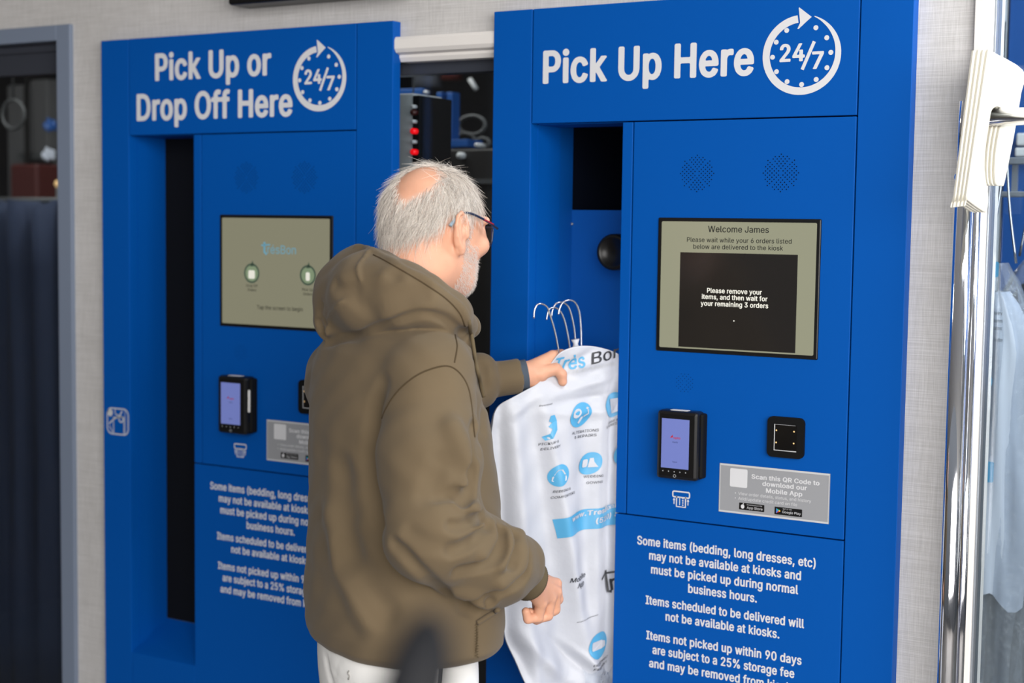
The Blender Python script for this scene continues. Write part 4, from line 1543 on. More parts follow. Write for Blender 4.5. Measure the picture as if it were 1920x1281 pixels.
def trousers(P):
    z = P[:, 2]
    d = loft(P, PEL)
    d = smax(d, (.72 - z).astype(F4), .05)
    d = smin(d, chain(P, LEG_R, .02), .04)
    d = smin(d, chain(P, LEG_L, .02), .04)
    for path, r, k in _TG:
        i = near(P, path, r + k + .01)
        if i.any(): d[i] = smax(d[i], -poly_d(P[i], path, r), k)
    d = smax(d, (z - Z_W).astype(F4), .006)
    d = smax(d, (.05 - z).astype(F4), .004)
    return d


_TG = []
tr0 = lambda P: trousers(P)
_TG = [(pl(p, l, tr0, 14), r, k) for p, r, l, k in (([(640, 1236), (632, 1250), (628, 1275)], .003, .001, .002), ([(617, 1215), (622, 1250), (640, 1276), (665, 1284)], .0025, .001, .002), ([(612, 1240), (616, 1262), (622, 1281)], .008, .006, .012))]
lo = np.minimum(floor_pt(hr, .04), floor_pt(hl, .04)) - np.array([.25, .25, 0]); hi = np.maximum(floor_pt(hr, Z_W), floor_pt(hl, Z_W)) + np.array([.25, .25, .02])
V, Q = sdf_mesh(trousers, lo, hi, .006)
tro = mesh_np('trousers', *largest(V, Q), 'trouser_white', person)
tube('side_piping', pl([(826, 1236), (827, 1250), (826, 1268), (824, 1290), (822, 1310)], .001, tr0, 20), .0035, 'trouser_black', tro, 8)
bl = trace(tr0, [(682, 1229), (740, 1243), (742, 1256), (684, 1243)]) + normal(tr0, trace(tr0, [(711, 1242)])) * .0018
bm = bmesh.new()
bq = [bl[0] + (bl[1] - bl[0]) * u + (bl[3] - bl[0]) * v for v in (0, 1) for u in np.linspace(0, 1, 9)]
nb_ = normal(tr0, np.array(bq)) ; bq = trace(tr0, [(682 + 58 * (i % 9) / 8, 1231 + 12 * (i % 9) / 8 + (12 if i >= 9 else 0)) for i in range(18)]) + nb_ * .002
waist = mk('waist_label', bq, [(i, i + 1, i + 10, i + 9) for i in range(8)], 'trouser_black', tro)
V_, F_ = s_text('ENALE', 702, 722, 0, 6, .0)
lv_ = np.array([(x, 1247.5 + (x - 711) * .2 - z) for x, z in V_])
lp = trace(tr0, lv_); lp = lp + normal(tr0, lp) * .0032
mk('label_text', lp, F_, 'stitch', waist)
for sx in (655,):
    bt = pl([(sx, 1258), (sx - 2, 1263), (sx + 1, 1268), (sx - 1, 1274)], .001, tr0, 10)
    tube('bar_tack', bt, .0014, 'stitch', tro, 6)


# ---- shoes
def shoe(p):
    def f(P):
        c = p + tf * .06
        d = ell(P, np.array([c[0], c[1], .045]), np.stack([tf, ts, [0, 0, 1]]), (.145, .052, .06))
        d = smin(d, rc(P, np.array([p[0], p[1], .05]), np.array([p[0], p[1], .11]), .05, .05), .03)
        return smax(d, (.002 - P[:, 2]).astype(F4), .006)
    c = p + tf * .06
    V, Q = sdf_mesh(f, np.array([c[0] - .2, c[1] - .2, -.005]), np.array([c[0] + .2, c[1] + .2, .2]), .006)
    mesh_np('shoe', V, Q, 'shoe_dark', person)


shoe(floor_pt(hr, 0)); shoe(floor_pt(hl + tf * .02, 0))

# ---- body: head, neck, trunk core, arms, hands as one surface
THH = math.radians(49)
HCEN = M(815, 406, -.03)
h0 = math.cos(THH) * RH + math.sin(THH) * FH
hs = math.sin(THH) * RH - math.cos(THH) * FH
tilt = math.radians(8)
hf = math.cos(tilt) * h0 - math.sin(tilt) * np.array([0, 0, 1.0])
hu = math.sin(tilt) * h0 + math.cos(tilt) * np.array([0, 0, 1.0])
HAX = np.stack([hf, hs, hu])


def HP(f, s, u): return HCEN + f * hf + s * hs + u * hu


def ear(P, sd):
    c = HP(-.010, sd * .079, -.030)
    fl = math.radians(11)
    wa = math.cos(fl) * -hf + math.sin(fl) * sd * hs
    na = math.cos(fl) * sd * hs + math.sin(fl) * hf
    ta = math.cos(.10) * hu - math.sin(.10) * hf
    wa2 = wa - ta * (wa @ ta); wa2 /= np.linalg.norm(wa2)
    na = na - ta * (na @ ta); na -= wa2 * (na @ wa2); na /= np.linalg.norm(na)
    ax = np.stack([ta, wa2, na])
    E = lambda t, w_, n_=0.0: c + ta * t + wa2 * w_ + na * n_
    d = ell(P, E(.004, .004), ax, (.031, .0185, .0050))
    d = smin(d, ell(P, E(-.027, -.003, .0005), ax, (.011, .008, .005)), .006)                     # lobe
    d = smax(d, -ell(P, E(.004, -.003, .0075), ax, (.023, .0115, .0080)), .002)                     # bowl
    rim = [(-.004, -.015), (.016, -.014), (.030, -.004), (.035, .008), (.028, .019), (.012, .0225), (-.006, .018), (-.020, .009), (-.028, .003)]
    d = smin(d, chain(P, [(E(t, w_, .0030), .0034) for t, w_ in rim], .002), .0022)                  # helix
    d = smin(d, chain(P, [(E(.018, .008, .0020), .0026), (E(.004, .012, .0020), .0030), (E(-.010, .007, .0020), .0026)], .002), .003)   # inner fold
    d = smin(d, ell(P, E(-.004, -.013, .0020), ax, (.007, .004, .005)), .003)                       # tragus
    d = smin(d, rc(P, E(.0, -.004, -.006), E(.0, .002, -.012), .012, .012), .006)                     # root
    return d


def head(P):
    d = ell(P, HP(-.008, 0, 0.002), HAX, (.0925, .0745, .0855))
    d = smin(d, ell(P, HP(.040, 0, -.020), HAX, (.056, .064, .066)), .02)     # brow and cheeks
    d = smin(d, ell(P, HP(.040, 0, -.075), HAX, (.052, .057, .050)), .025)    # jaws
    d = smin(d, rc(P, HP(.075, 0, -.103), HP(.060, 0, -.106), .024, .03), .03)  # chin
    for sd in (1, -1):
        d = smin(d, rc(P, HP(-.005, sd * .048, -.080), HP(.055, sd * .028, -.110), .018, .022), .025)   # jaw line
        d = smax(d, -ell(P, HP(.100, sd * .032, -.012), HAX, (.016, .02, .014)), .02)                    # eye socket
        d = smin(d, ell(P, HP(.084, sd * .032, -.014), HAX, (.0125, .0125, .0125)), .003)                # eyeball
        d = smin(d, rc(P, HP(.093, sd * .014, .008), HP(.086, sd * .046, .006), .008, .007), .012)        # brow ridge
        d = smin(d, ell(P, HP(.080, sd * .040, -.040), HAX, (.02, .02, .018)), .02)                       # cheekbone
        d = smin(d, rc(P, HP(.098, sd * .014, -.052), HP(.096, sd * .012, -.052), .008, .008), .008)       # nostril
        d = smin(d, ear(P, sd), .006)
    d = smin(d, rc(P, HP(.094, 0, -.006), HP(.112, 0, -.044), .009, .013), .012)  # nose
    d = smin(d, rc(P, HP(.098, -.018, -.074), HP(.098, .018, -.074), .007, .007), .01)   # lips
    d = smin(d, rc(P, HP(.096, -.015, -.084), HP(.096, .015, -.084), .007, .007), .008)
    d = smax(d, -rc(P, HP(.105, -.02, -.079), HP(.105, .02, -.079), .002, .002), .003)
    # neck
    d = smin(d, chain(P, [(HP(-.030, 0, -.045), .062), (HP(-.030, 0, -.095), .062), (M(782, 560, 0), .064), (M(775, 640, 0), .075)], .02), .03)
    # folds at the nape
    return d


def hand(P, metac, fingers, kf=.0025, kp=.007):
    d = None
    for a, b in metac:
        e = rc(P, a[0], b[0], a[1], b[1])
        d = e if d is None else smin(d, e, kp)
    for f in fingers:
        d = smin(d, chain(P, f, .003), kf)
    return d


W_R = M(992, 1090, -.016)
RM = {'i': (M(1041, 1096, .060), .0118), 'm': (M(1041, 1111, .048), .0122), 'r': (M(1031, 1123, .033), .0118), 'l': (M(1014, 1133, .014), .0108)}
HR_META = [((W_R + ts * -.006, .024), RM['i']), ((W_R, .025), RM['m']), ((W_R, .025), RM['r']), ((W_R + ts * .006, .023), RM['l'])]
HR_F = [
    [RM['i'], (M(1046, 1124, .070), .0098), (M(1030, 1140, .062), .0088), (M(1016, 1132, .052), .0082)],
    [RM['m'], (M(1040, 1143, .060), .0102), (M(1020, 1156, .050), .0090), (M(1006, 1144, .040), .0084)],
    [RM['r'], (M(1027, 1154, .043), .0100), (M(1006, 1162, .034), .0088), (M(994, 1148, .026), .0082)],
    [RM['l'], (M(1009, 1158, .024), .0094), (M(990, 1161, .014), .0084), (M(986, 1147, .010), .0078)],
    [(M(1004, 1098, .03), .013), (M(1008, 1120, .055), .0115), (M(1008, 1140, .058), .0098)],
]
W_L = M(982, 703, .362)
LM = {'i': (M(1036, 668, .385), .0120), 'm': (M(1036, 680, .398), .0120), 'r': (M(1032, 692, .410), .0115), 'l': (M(1026, 704, .420), .0105)}
HL_META = [((W_L, .022), LM['i']), ((W_L, .0235), LM['m']), ((W_L, .023), LM['r']), ((W_L, .021), LM['l']), ((W_L, .022), (M(1012, 700, .365), .0185)), ((M(1000, 716, .365), .012), (M(1018, 712, .380), .013))]
HL_F = [
    [LM['i'], (M(1052, 664, .430), .0100), (M(1066, 672, .455), .0088), (M(1078, 690, .455), .008)],
    [LM['m'], (M(1054, 676, .440), .0102), (M(1070, 690, .460), .0088), (M(1080, 708, .458), .008)],
    [LM['r'], (M(1052, 694, .445), .0098), (M(1068, 708, .460), .0086), (M(1076, 724, .458), .008)],
    [LM['l'], (M(1046, 712, .445), .0090), (M(1058, 726, .458), .008), (M(1064, 738, .455), .0074)],
    [(M(1008, 700, .363), .0165), (M(1042, 692, .370), .0122), (M(1053, 702, .372), .0108), (M(1055, 716, .376), .0092)],
]


def body(P):
    d = head(P)
    core = chain(P, [(M(775, 640, 0), .072), (M(752, 760, 0), .085), (M(752, 1000, 0), .095), (hip, .10)], .03)
    core = smin(core, chain(P, [(M(775, 655, -.03), .05), (sh_r, .045), (el_r, .038), (wr_r, .026)], .01), .02)
    core = smin(core, chain(P, [(M(775, 655, .03), .05), (sh_l, .045), (el_l, .036), (M(892, 713, .33), .032), (W_L, .0235)], .01), .02)
    for L, p in ((LEG_R, hr), (LEG_L, hl)):
        core = smin(core, chain(P, [(hip, .08), (L[0][0], .075), (L[1][0], .052), (L[2][0], .036)], .01), .02)
    d = smin(d, core, .02)
    d = smin(d, rc(P, wr_r, W_R, .026, .025), .01)
    hr_ = near(P, np.array([M(985, 1080, -.06), M(1060, 1175, .1)]), .06)
    if hr_.any():
        d[hr_] = smin(d[hr_], hand(P[hr_], HR_META, HR_F), .010)
        kn = (-.55 * FH + .45 * RH + np.array([0, 0, .55])); kn /= np.linalg.norm(kn)
        q = P[hr_]; e = d[hr_]
        for k_ in 'imrl':
            e = smin(e, rc(q, RM[k_][0] + kn * .0042, RM[k_][0] + kn * .0042, .0088, .0088), .004)
            tnd = W_R + (RM[k_][0] - W_R) * .35
            e = smin(e, rc(q, tnd + kn * .0165, RM[k_][0] + kn * .0085, .0035, .0042), .006)
        d[hr_] = e
    hl_ = near(P, np.array([M(975, 650, .33), M(1085, 745, .49)]), .06)
    if hl_.any(): d[hl_] = smin(d[hl_], hand(P[hl_], HL_META, HL_F), .010)
    return d


lo = np.minimum.reduce([M(700, 300, -.25), M(1090, 1281, .5), hr - .2, hl - .2, HP(.1, 0, 0) - .15]); hi = np.maximum.reduce([M(1090, 300, .5), M(700, 300, -.25), hr + .2, hl + .2])
lo[2], hi[2] = .06, HP(0, 0, .12)[2]
V, Q = sdf_mesh(body, lo, hi, .0021, slack=1.7)
V, Q = largest(V, Q)
body_ob = mesh_np('body', V, Q, 'skin', person)


# where hair grows: round the sides and back, over the top front, leaving the crown bare
crown = trace(head, [(783, 332)])[0]
cdir = (crown - HP(-.008, 0, .002)); cdir /= np.linalg.norm(cdir)


def hair_density(S):
    q = (S - HP(-.008, 0, .002)) @ HAX.T
    f, s, u = q[:, 0], q[:, 1], q[:, 2]
    dirn = (S - HP(-.008, 0, .002)); dirn = dirn / np.linalg.norm(dirn, axis=1)[:, None]
    ang = np.degrees(np.arccos(np.clip(dirn @ cdir, -1, 1)))
    bald = np.clip((ang - 23 - 5 * np.sin(7 * s / .07)) / 9, 0, 1)
    # lower hairline: nape low at the back, higher round the ear
    line = np.interp(f, [-.1, -.078, -.05, -.022, .02, .05], [-.058, -.055, -.036, .004, .012, .022])
    low = np.clip((u - line) / .018, 0, 1)
    front = np.clip((.066 - .2 * np.abs(np.clip(u, -1, .03) - .03) - f) / .012, 0, 1)
    return bald * low * front


co = V
hd = np.zeros(len(co), F4)
nearhead = np.linalg.norm(co - HCEN, axis=1) < .17
hd[nearhead] = hair_density(co[nearhead])
at_ = body_ob.data.attributes.new('hair_root', 'FLOAT', 'POINT')
at_.data.foreach_set('value', hd * .75)


def strands(n, density, length, flow, rad, curl, lift, seg=7, region=None, jitter=.35):
    out = []
    tries = 0
    got = 0
    while got < n and tries < 40:
        tries += 1
        dv = rng.normal(size=(n * 2, 3)); dv /= np.linalg.norm(dv, axis=1)[:, None]
        c0 = HP(.0, 0, -.02)
        t = np.full(len(dv), .25)
        for _ in range(30):
            t = t - head((c0 + dv * t[:, None]).astype(F4)) * .8
        S = c0 + dv * t[:, None]
        keep = rng.random(len(S)) < density(S)
        S = S[keep]
        out.append(S); got += len(S)
    S = np.concatenate(out)[:n]
    N = normal(head, S)
    T = flow(S, N)
    T = T - N * np.einsum('ij,ij->i', T, N)[:, None]
    T = T + rng.normal(size=T.shape) * jitter
    T = T - N * np.einsum('ij,ij->i', T, N)[:, None]
    T /= np.linalg.norm(T, axis=1)[:, None] + 1e-9
    L = length * (.6 + .8 * rng.random(len(S)))
    pts = [S - N * .001]
    p = S.copy(); d = T * (1 - lift) + N * lift
    d /= np.linalg.norm(d, axis=1)[:, None]
    cv = rng.normal(size=T.shape) * curl
    for i in range(seg):
        p = p + d * (L / seg)[:, None]
        sd = head(p.astype(F4))
        N2 = normal(head, p)
        push = np.clip(.0006 + .0004 * i - sd, 0, None)
        p = p + N2 * push[:, None]
        d = d + cv * .25 + (T - N2 * .25) * .22 + np.array([0, 0, -1]) * .05
        d /= np.linalg.norm(d, axis=1)[:, None]
        pts.append(p.copy())
    PT = np.stack(pts, 1)                       # n, seg+1, 3
    n_, k, _ = PT.shape
    tan = np.gradient(PT, axis=1); tan /= np.linalg.norm(tan, axis=2)[..., None] + 1e-9
    a = np.cross(tan, np.array([0.31, .52, .8])); a /= np.linalg.norm(a, axis=2)[..., None] + 1e-9
    b = np.cross(tan, a)
    r = rad * np.linspace(1, .25, k)[None, :, None]
    R3 = np.stack([PT + r * (math.cos(q) * a + math.sin(q) * b) for q in (0, 2.094, 4.189)], 2)   # n,k,3,3
    VV = R3.reshape(-1, 3)
    base = (np.arange(n_) * k * 3)[:, None, None]
    i = np.arange(k - 1)[None, :, None] * 3; j = np.arange(3)[None, None, :]; j2 = (j + 1) % 3
    QQ = np.stack([base + i + j, base + i + j2, base + i + 3 + j2, base + i + 3 + j], -1).reshape(-1, 4)
    return VV, QQ, n_, k * 3


def flow_hair(S, N):
    q = (S - HP(0, 0, 0)) @ HAX.T
    down = -hu * 1.0
    back = -hf
    away = (S - crown); away /= np.linalg.norm(away, axis=1)[:, None] + 1e-9
    top = np.clip((q[:, 2] - .03) / .05, 0, 1)[:, None]
    wav = np.sin(q[:, 0] * 210 + 3 * np.sin(q[:, 2] * 130))[:, None] * hs * .30 + np.sin(q[:, 2] * 170 + q[:, 1] * 240)[:, None] * hf * .28
    return (down * .9 + back * .55) * (1 - .5 * top) + away * (.45 + .3 * top) + back * .2 + wav


VV, QQ, ns, per = strands(8500, hair_density, .040, flow_hair, .00032, .20, .20)
ho = mesh_np('hair', VV, QQ, 'hair_white', person)
tv = np.clip(rng.normal(.16, .34, ns), 0, 1).astype(F4)
ho.data.attributes.new('tint', 'FLOAT', 'POINT').data.foreach_set('value', np.repeat(tv, per))


def beard_density(S):
    q = (S - HP(0, 0, 0)) @ HAX.T
    f, s, u = q[:, 0], q[:, 1], q[:, 2]
    top = np.where(f > .06, -.062, -.040)
    a = np.clip((top - u) / .015, 0, 1) * np.clip((f - .008) / .012, 0, 1) * np.clip((u + .150) / .012, 0, 1)
    side = np.clip((f - .012) / .008, 0, 1) * np.clip((.030 - f) / .008, 0, 1) * np.clip((.02 - u) / .01, 0, 1) * np.clip((u + .15) / .01, 0, 1)
    return np.maximum(a, side * .6)


VV, QQ, ns, per = strands(5200, beard_density, .0065, lambda S, N: np.tile(-hu + hf * .2, (len(S), 1)), .00022, .3, .55, 4, jitter=.5)
mesh_np('beard', VV, QQ, 'beard_white', person)

# ---- glasses
gl = tag(empty('glasses', HP(.09, 0, 0)), 'dark blue framed glasses')
gl.parent = person
gl.matrix_parent_inverse = Matrix.Translation(-Vector(world_loc(person)))
for sd in (1, -1):
    tmp = [HP(.088, sd * .074, -.008), HP(.06, sd * .079, -.002), HP(.03, sd * .0830, .003), HP(.0, sd * .0855, .006), HP(-.016, sd * .083, .003), HP(-.030, sd * .080, -.010), HP(-.038, sd * .0785, -.019)]
    T_ = tube('temple', spline(tmp, 30), .0022, 'glasses_navy', gl, 8)
    tube('temple_stripe', spline([HP(.07, sd * .0800, -.003), HP(.05, sd * .0822, .0), HP(.04, sd * .0830, .001)], 8), .0014, 'glasses_red', T_, 6)
    tube('temple_tip', spline([HP(-.026, sd * .081, -.006), HP(-.034, sd * .0795, -.014), HP(-.040, sd * .0782, -.022)], 10), .0032, 'glasses_grey', T_, 8)
    rim = [HP(.100 - .012 * (abs(x) / .026) * 0 - .010 * max(0, x / .026), sd * (.036 + x), -.022 + z) for x, z in s_rrect(-.026, -.017, .026, .017, .009)[0]]
    tube('lens_rim', np.array(rim), .0018, 'glasses_navy', gl, 6, True)
    mk('lens', rim, [tuple(range(len(rim)))], 'lens', gl)
tube('bridge', spline([HP(.101, -.011, -.016), HP(.106, 0, -.013), HP(.101, .011, -.016)], 8), .0018, 'glasses_navy', gl, 6)
# ------------------------------------------------------------------ the white laundry bag held at its top, its far end inside the niche
mat('bag_white', (194, 197, 205), 0.42, spec=0.4, bump=(45, 0.6))
mat('bag_blue', (84, 164, 208), 0.45)
mat('bag_black', (38, 40, 46), 0.5)
mat('bag_clear_end', (150, 170, 196), 0.25, spec=0.5)
BA, BB = aty(930, 900, -.205), aty(1158, 900, .045)
bd = BB - BA; bd[2] = 0; bd /= np.linalg.norm(bd)
BN = np.array([bd[1], -bd[0], 0.0])            # faces the viewer
TOP = np.array([(929, 860), (931, 800), (936, 772), (952, 752), (985, 733), (1012, 716), (1030, 690), (1046, 664), (1066, 652), (1088, 648), (1120, 651), (1158, 664), (1205, 700), (1240, 760), (1252, 850)], float)
BOT = np.array([(1000, 1330), (1012, 1332), (1030, 1334), (1050, 1335), (1070, 1334), (1085, 1332), (1100, 1328), (1115, 1324), (1130, 1320), (1145, 1318), (1160, 1316), (1180, 1314), (1205, 1312), (1230, 1310), (1245, 1308)], float)
LEFT = spline([(929, 860), (930, 960), (934, 1060), (944, 1150), (970, 1240), (1000, 1330)], 41)


def bag_fold(px, py):
    """relief of the sheet in metres, towards the viewer"""
    f = 0.0
    # swelling over the clothes inside, tucked at the edges
    u = (px - 930) / 230.0
    f += .030 * math.sin(math.pi * min(max((px - 925) / 300.0, 0), 1)) ** .7
    for x0, x1, wd, amp in ((960, 1000, 16, .012), (985, 1060, 20, -.011), (1005, 1110, 14, .010), (1055, 1090, 18, .007), (1095, 1085, 22, -.008), (1125, 1105, 16, .010), (940, 962, 10, -.010), (1150, 1140, 14, -.008)):
        x = x0 + (x1 - x0) * ((py - 700) / 600.0)
        g = min(max((py - 690) / 150.0, 0), 1)
        f += 1.15 * amp * g * math.exp(-((px - x) / wd) ** 2)
    # cross puckers under the grip
    for (ax, ay, bx_, by, wd, amp) in ((1050, 735, 1160, 700, 9, .007), (1045, 755, 1160, 735, 8, -.006), (1030, 775, 1160, 770, 10, .005), (1060, 690, 1110, 655, 8, -.006), (1085, 690, 1150, 668, 8, .005),
                                      (945, 790, 1010, 740, 10, .006), (960, 1180, 1090, 1300, 16, .014), (1000, 1160, 1120, 1280, 12, -.012), (950, 1160, 1000, 1290, 10, -.012), (1020, 1180, 1140, 1270, 9, .008)):
        d = np.array([bx_ - ax, by - ay], float); L = np.linalg.norm(d); d /= L
        q = np.array([px - ax, py - ay]); t = q @ d; n = q[0] * d[1] - q[1] * d[0]
        e = min(1, max(0, 1 - abs(t / L - .5) * 1.2))
        f += 1.2 * amp * e * math.exp(-(n / wd) ** 2)
    f += .0025 * math.sin(px * .11 + py * .031) * math.sin(py * .043 - px * .02)
    # pinched by the hand
    f -= .018 * math.exp(-(((px - 1050) / 34) ** 2 + ((py - 700) / 30) ** 2))
    return f


def bag_pt(px, py, lift=0.0):
    v = (px - 960) / FPX * CR - (py - 640.5) / FPX * CU + CF
    t = ((BA - CAM) @ BN) / (v @ BN)
    return CAM + v * t + BN * (bag_fold(px, py) - .02 + lift)


nu, nv = 190, 230
TP = spline(TOP, nu + 1)
BP = spline(BOT, nu + 1)
grid = np.zeros((nv + 1, nu + 1, 2))
for i in range(nu + 1):
    for j in range(nv + 1):
        t = j / nv
        p = TP[i] * (1 - t) + BP[i] * t
        grid[j, i] = p
# the left edge hangs in a curve
for j in range(nv + 1):
    t = j / nv
    Lx = np.interp(grid[j, 0, 1], LEFT[:, 1], LEFT[:, 0])
    off = Lx - grid[j, 0, 0]
    for i in range(nu + 1):
        grid[j, i, 0] += off * max(0, 1 - i / nu * 1.6)
front, back = [], []
for j in range(nv + 1):
    for i in range(nu + 1):
        x, y = grid[j, i]
        eu = min(i, nu - i) / nu; ev = min(j / nv * 1.3, .55)
        th = .052 * min(1, (max(eu, 0) / .16)) ** .6 * min(1, (ev / .22)) ** .6
        p = bag_pt(x, y)
        front.append(p)
        back.append(p - BN * (th + .002))
NV_ = len(front)
ix = lambda j, i: j * (nu + 1) + i
FF = []
for j in range(nv):
    for i in range(nu):
        FF.append((ix(j, i), ix(j + 1, i), ix(j + 1, i + 1), ix(j, i + 1)))
        FF.append((NV_ + ix(j, i), NV_ + ix(j, i + 1), NV_ + ix(j + 1, i + 1), NV_ + ix(j + 1, i)))
rim = [ix(0, i) for i in range(nu)] + [ix(j, nu) for j in range(nv)] + [ix(nv, i) for i in range(nu, 0, -1)] + [ix(j, 0) for j in range(nv, 0, -1)]
for a, b in zip(rim, rim[1:] + rim[:1]):
    FF.append((a, b, NV_ + b, NV_ + a))
bag = thing('laundry_bag', bag_pt(1060, 1330), 'white printed plastic laundry bag held by its top, half inside the open niche', 'bag')
sheet = mk('bag_film', front + back, FF, 'bag_white', bag, True)


def frame(cx, cy, ax, ay):
    """print frame on the bag: origin, and pixels spanned by one unit to the right and up"""
    return lambda x, z, l=.0016: bag_pt(cx + x * ax[0] + z * ay[0], cy + x * ax[1] + z * ay[1], l)


def fine(shape, n=2):
    """split long edges so that a flat shape follows the folds"""
    V, F_ = list(shape[0]), []
    for f in shape[1]:
        if len(f) > 4:
            c = np.mean([V[i][:2] for i in f], axis=0)
            rings = [list(f)]
            for s_ in (.86, .72, .58, .44, .30, .15):
                k = len(V)
                V += [(c[0] + (V[i][0] - c[0]) * s_, c[1] + (V[i][1] - c[1]) * s_) for i in f]
                rings.append(list(range(k, k + len(f))))
            V.append(tuple(c)); ci = len(V) - 1
            m_ = len(f)
            for a, b in zip(rings[:-1], rings[1:]):
                F_ += [(a[i], a[(i + 1) % m_], b[(i + 1) % m_], b[i]) for i in range(m_)]
            F_ += [(rings[-1][i], rings[-1][(i + 1) % m_], ci) for i in range(m_)]
        else:
            F_.append(f)
    return V, F_


def pr(name, shape, fr, material, lift=.0018):
    V = [fr(v[0], v[1], max(lift, .0020 if material == 'bag_black' else 0) + (.0003 * v[2] if len(v) > 2 else 0)) for v in shape[0]]
    return mk(name, V, shape[1], material, bag)


UPX, RT = (.10, -1.0), (.94, -.30)      # print directions on this tilted bag, in pixels


def circ_icon(cx, cy, R, inner, ax=(.92, -.20), ay=(.12, -1.0)):
    fr = frame(cx, cy, ax, ay)
    pr('icon_disc', fine(s_disc(0, 0, R, 44)), fr, 'bag_blue')
    pr('icon_drawing', inner, fr, 'bag_white', .0034)


# brand line over the shoulder
fr = frame(1038, 700, (.94, -.22), (.10, -1.0))
pr('brand_lettering', s_text('Très', 0, 55, 0, 27, .02), frame(1040, 699, (.95, -.20), (.10, -1)), 'bag_blue')
pr('brand_lettering', s_text('Bon', 0, 64, 0, 22, .012), frame(1103, 683, (.92, -.24), (.16, -1)), 'bag_black')
pr('brand_lettering', s_text('CLEANERS', 0, 92, 0, 6, .005), frame(1066, 701, (.94, -.19), (.1, -1)), 'icon_grey')
# icons
circ_icon(1083, 777, 23, s_join(s_disc(-10, 5, 9, 18), s_strip([(-3, -15), (14, 12)], 5), s_strip([(6, -4), (15, 0), (14, 8)], 3)))
circ_icon(1150, 759, 23, s_join(s_poly([(-8, -14), (9, -13), (12, 12), (-12, 13)])), (.9, -.16), (.1, -1))
fr = frame(1026, 800, (.9, -.25), (.1, -1))
pr('map_print', s_poly([(-6, -24), (6, -22), (14, -8), (12, 10), (6, 22), (-2, 22), (-4, 12), (2, 8), (-4, 2), (4, -4), (0, -12), (-12, -16)]), fr, 'bag_blue')
circ_icon(1041, 889, 19, s_join(s_rrect(-13, -10, 13, -1, 2), s_poly([(-11, 1), (11, 1), (4, 10), (-6, 10)])), (.88, -.15), (.08, -1.1))
circ_icon(1102, 868, 21, s_join(s_rrect(-14, -6, -4, 9, 3), s_poly([(-3, -7), (14, -8), (7, 2), (5, 10), (-1, 10)])))
circ_icon(1172, 850, 22, s_join(s_disc(0, 0, 8, 16)))
fr = frame(1115, 1205, (.93, -.24), (.14, -1))
circ_icon(1115, 1206, 24, s_join(s_rrect(-18, -7, 8, 9, 3), s_poly([(8, -7), (18, -6), (17, 3), (12, 6), (8, 6)])))
# captions
for s, x, y, wd, cap, ax in (('PICKUP &', 1010, 836, 32, 4.5, (.93, -.28)), ('DELIVERY', 1013, 845, 32, 4.5, (.93, -.30)), ('ALTERATIONS', 1066, 814, 52, 5, (.95, -.13)), ('& REPAIRS', 1072, 822, 42, 5, (.95, -.13)),
                             ('SAME DAY', 1136, 795, 36, 4.5, (.93, -.24)), ('EXPRESS', 1131, 803, 34, 5, (.93, -.24)), ('BEDDING &', 1032, 923, 32, 4.5, (.93, -.24)), ('COMFORTERS', 1030, 935, 44, 4.5, (.93, -.27)),
                             ('WEDDING', 1092, 896, 32, 4.5, (.95, -.14)), ('GOWNS', 1096, 907, 27, 4.5, (.95, -.16)), ('ENVIRONMENT', 1098, 1244, 46, 5, (.93, -.22)), ('FRIENDLY', 1100, 1252, 42, 5, (.93, -.22))):
    pr('caption', s_text(s, 0, wd, 0, cap, .003), frame(x, y, ax, (.1, -1)), 'bag_black')
# blue band with the web address
bn = []
xs = np.linspace(0, 1, 100)
topl = [(1034 + 150 * t, 974 - 40 * t - 4 * math.sin(t * 5)) for t in xs]
botl = [(1042 + 146 * t, 1009 - 34 * t - 5 * math.sin(t * 4.5)) for t in xs]
Vb, Fb = [], []
for r_ in range(17):
    for (a, b) in zip(topl, botl):
        Vb.append(bag_pt(a[0] + (b[0] - a[0]) * r_ / 16, a[1] + (b[1] - a[1]) * r_ / 16, .0016))
for r_ in range(16):
    for i in range(99):
        Fb.append((r_ * 100 + i, (r_ + 1) * 100 + i, (r_ + 1) * 100 + i + 1, r_ * 100 + i + 1))
mk('address_band', Vb, Fb, 'bag_blue', bag)
pr('address_text', s_text('www.TresBonDryCleaners.com', 0, 215, 0, 9.5, .035), frame(1060, 975, (.94, -.235), (.1, -1)), 'bag_white', .0034)
pr('address_text', s_text('(510) 845', 0, 76, 0, 10, .03), frame(1108, 979, (.94, -.2), (.1, -1)), 'bag_white', .0034)
# lower prints
pr('caption', s_text('Mobile', 0, 34, 0, 9, .012), frame(1061, 1090, (.93, -.30), (.16, -1)), 'bag_black')
pr('caption', s_text('App', 0, 19, 0, 9, .012), frame(1071, 1099, (.93, -.26), (.16, -1)), 'bag_black')
pr('caption', s_text('scan to download', 0, 40, 0, 2.4, .0), frame(1074, 1165, (.93, -.38), (.1, -1)), 'bag_black')
pr('caption', s_text('Download', 0, 24, 0, 3, .0), frame(1008, 762, (.93, -.2), (.1, -1)), 'bag_black')
pr('logo_print', s_join(s_strip([(4, 20), (6, -20), (14, -22)], 6), s_strip([(-12, 8), (2, 15), (26, 13)], 4), s_text('rès', 12, 60, -20, 28, .02)), frame(1133, 1090, (.92, -.2), (-.1, -1)), 'bag_black')
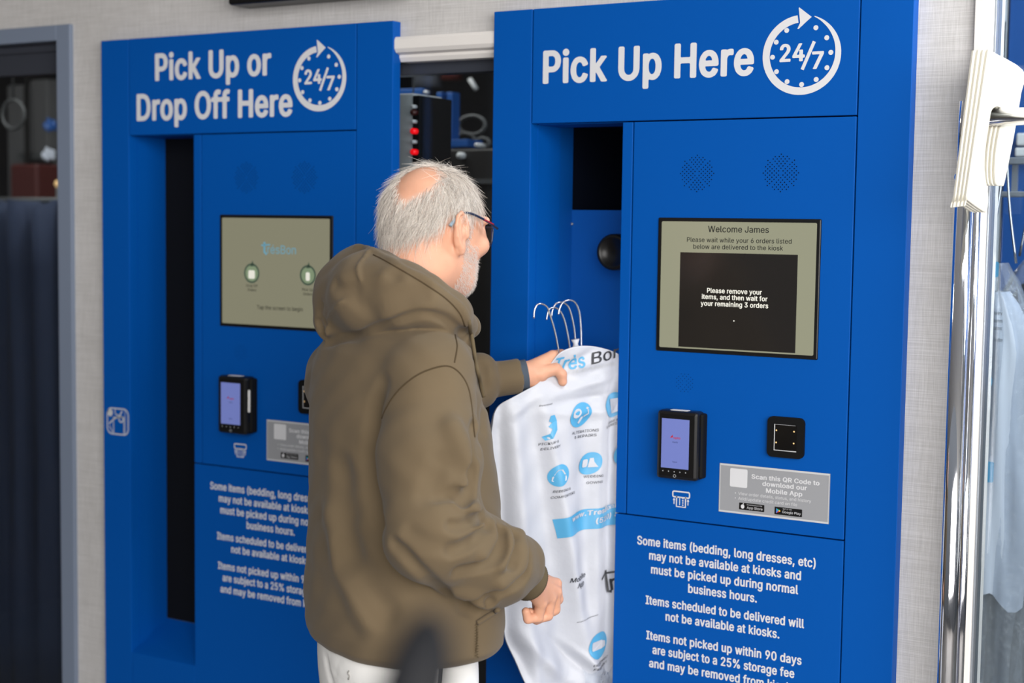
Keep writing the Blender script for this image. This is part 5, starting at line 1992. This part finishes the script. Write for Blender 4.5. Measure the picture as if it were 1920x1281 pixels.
# clear tail of the film below the clothes
tail = [bag_pt(1085 + 75 * (i / 12), 1250 + 70 * (j / 8) + 8 * math.sin(i), .010 + .004 * math.sin(i * 1.7 + j)) for j in range(9) for i in range(13)]
mk('film_tail', tail, [(j * 13 + i, (j + 1) * 13 + i, (j + 1) * 13 + i + 1, j * 13 + i + 1) for j in range(8) for i in range(12)], 'plastic_film', bag, True)

# four wire hangers, hooks out of the bag's neck
HK = [([(1047, 654), (1040, 620), (1031, 590), (1026, 576), (1016, 570), (1007, 572), (1002, 583), (1001, 597)], .00, 'first wire hook from the left above the white bag, its curve apart from the others'),
      ([(1068, 650), (1064, 625), (1058, 600), (1050, 583), (1040, 577), (1030, 580), (1026, 592), (1025, 600)], .012, 'second wire hook from the left above the white bag, lowest of the cluster'),
      ([(1079, 648), (1077, 620), (1071, 590), (1064, 573), (1053, 567), (1042, 570), (1036, 582), (1034, 594)], .02, 'third wire hook from the left above the white bag, behind the tallest'),
      ([(1090, 650), (1089, 615), (1086, 585), (1078, 567), (1066, 563), (1055, 568), (1049, 580), (1047, 590)], -.004, 'rightmost and tallest wire hook above the white bag')]
for pts, off, lab in HK:
    hk = np.array([bag_pt(1070, 660) * 0 + (lambda q: q)(bag_pt(x, y, 0)) for x, y in pts])
    # hooks stand in the middle of the bag's thickness
    v0 = np.array([CAM + ((x - 960) / FPX * CR - (y - 640.5) / FPX * CU + CF) * (((BA - BN * (.018 + off) - CAM) @ BN) / (((x - 960) / FPX * CR - (y - 640.5) / FPX * CU + CF) @ BN)) for x, y in pts])
    sh = [v0[0], v0[0] + np.array([0, 0, -.05])]
    h_ = thing('wire_hanger', v0[0], lab, 'hanger', 'wire hangers in the white laundry bag')
    tube('hook', np.concatenate([[sh[1]], spline(v0, 36)]), .0019, 'wire', h_, 8)
    a = sh[1]
    sp_ = bd * .16; dn = np.array([0, 0, -.085])
    tube('shoulder_wire', [a, a + sp_ * .3 + dn * .35, a + sp_ * .75 + dn * .95, a + dn * 1.05, a - sp_ * .3 + dn * 1.02, a - sp_ * .28 + dn * .7, a], .0012, 'wire', h_, 6)
# twisted film tuft at the hooks' neck
tube('film_neck', [bag_pt(1082, 655, -.015), bag_pt(1082, 645, -.015), bag_pt(1081, 637, -.015)], [.008, .005, .009], 'bag_white', bag, 10)
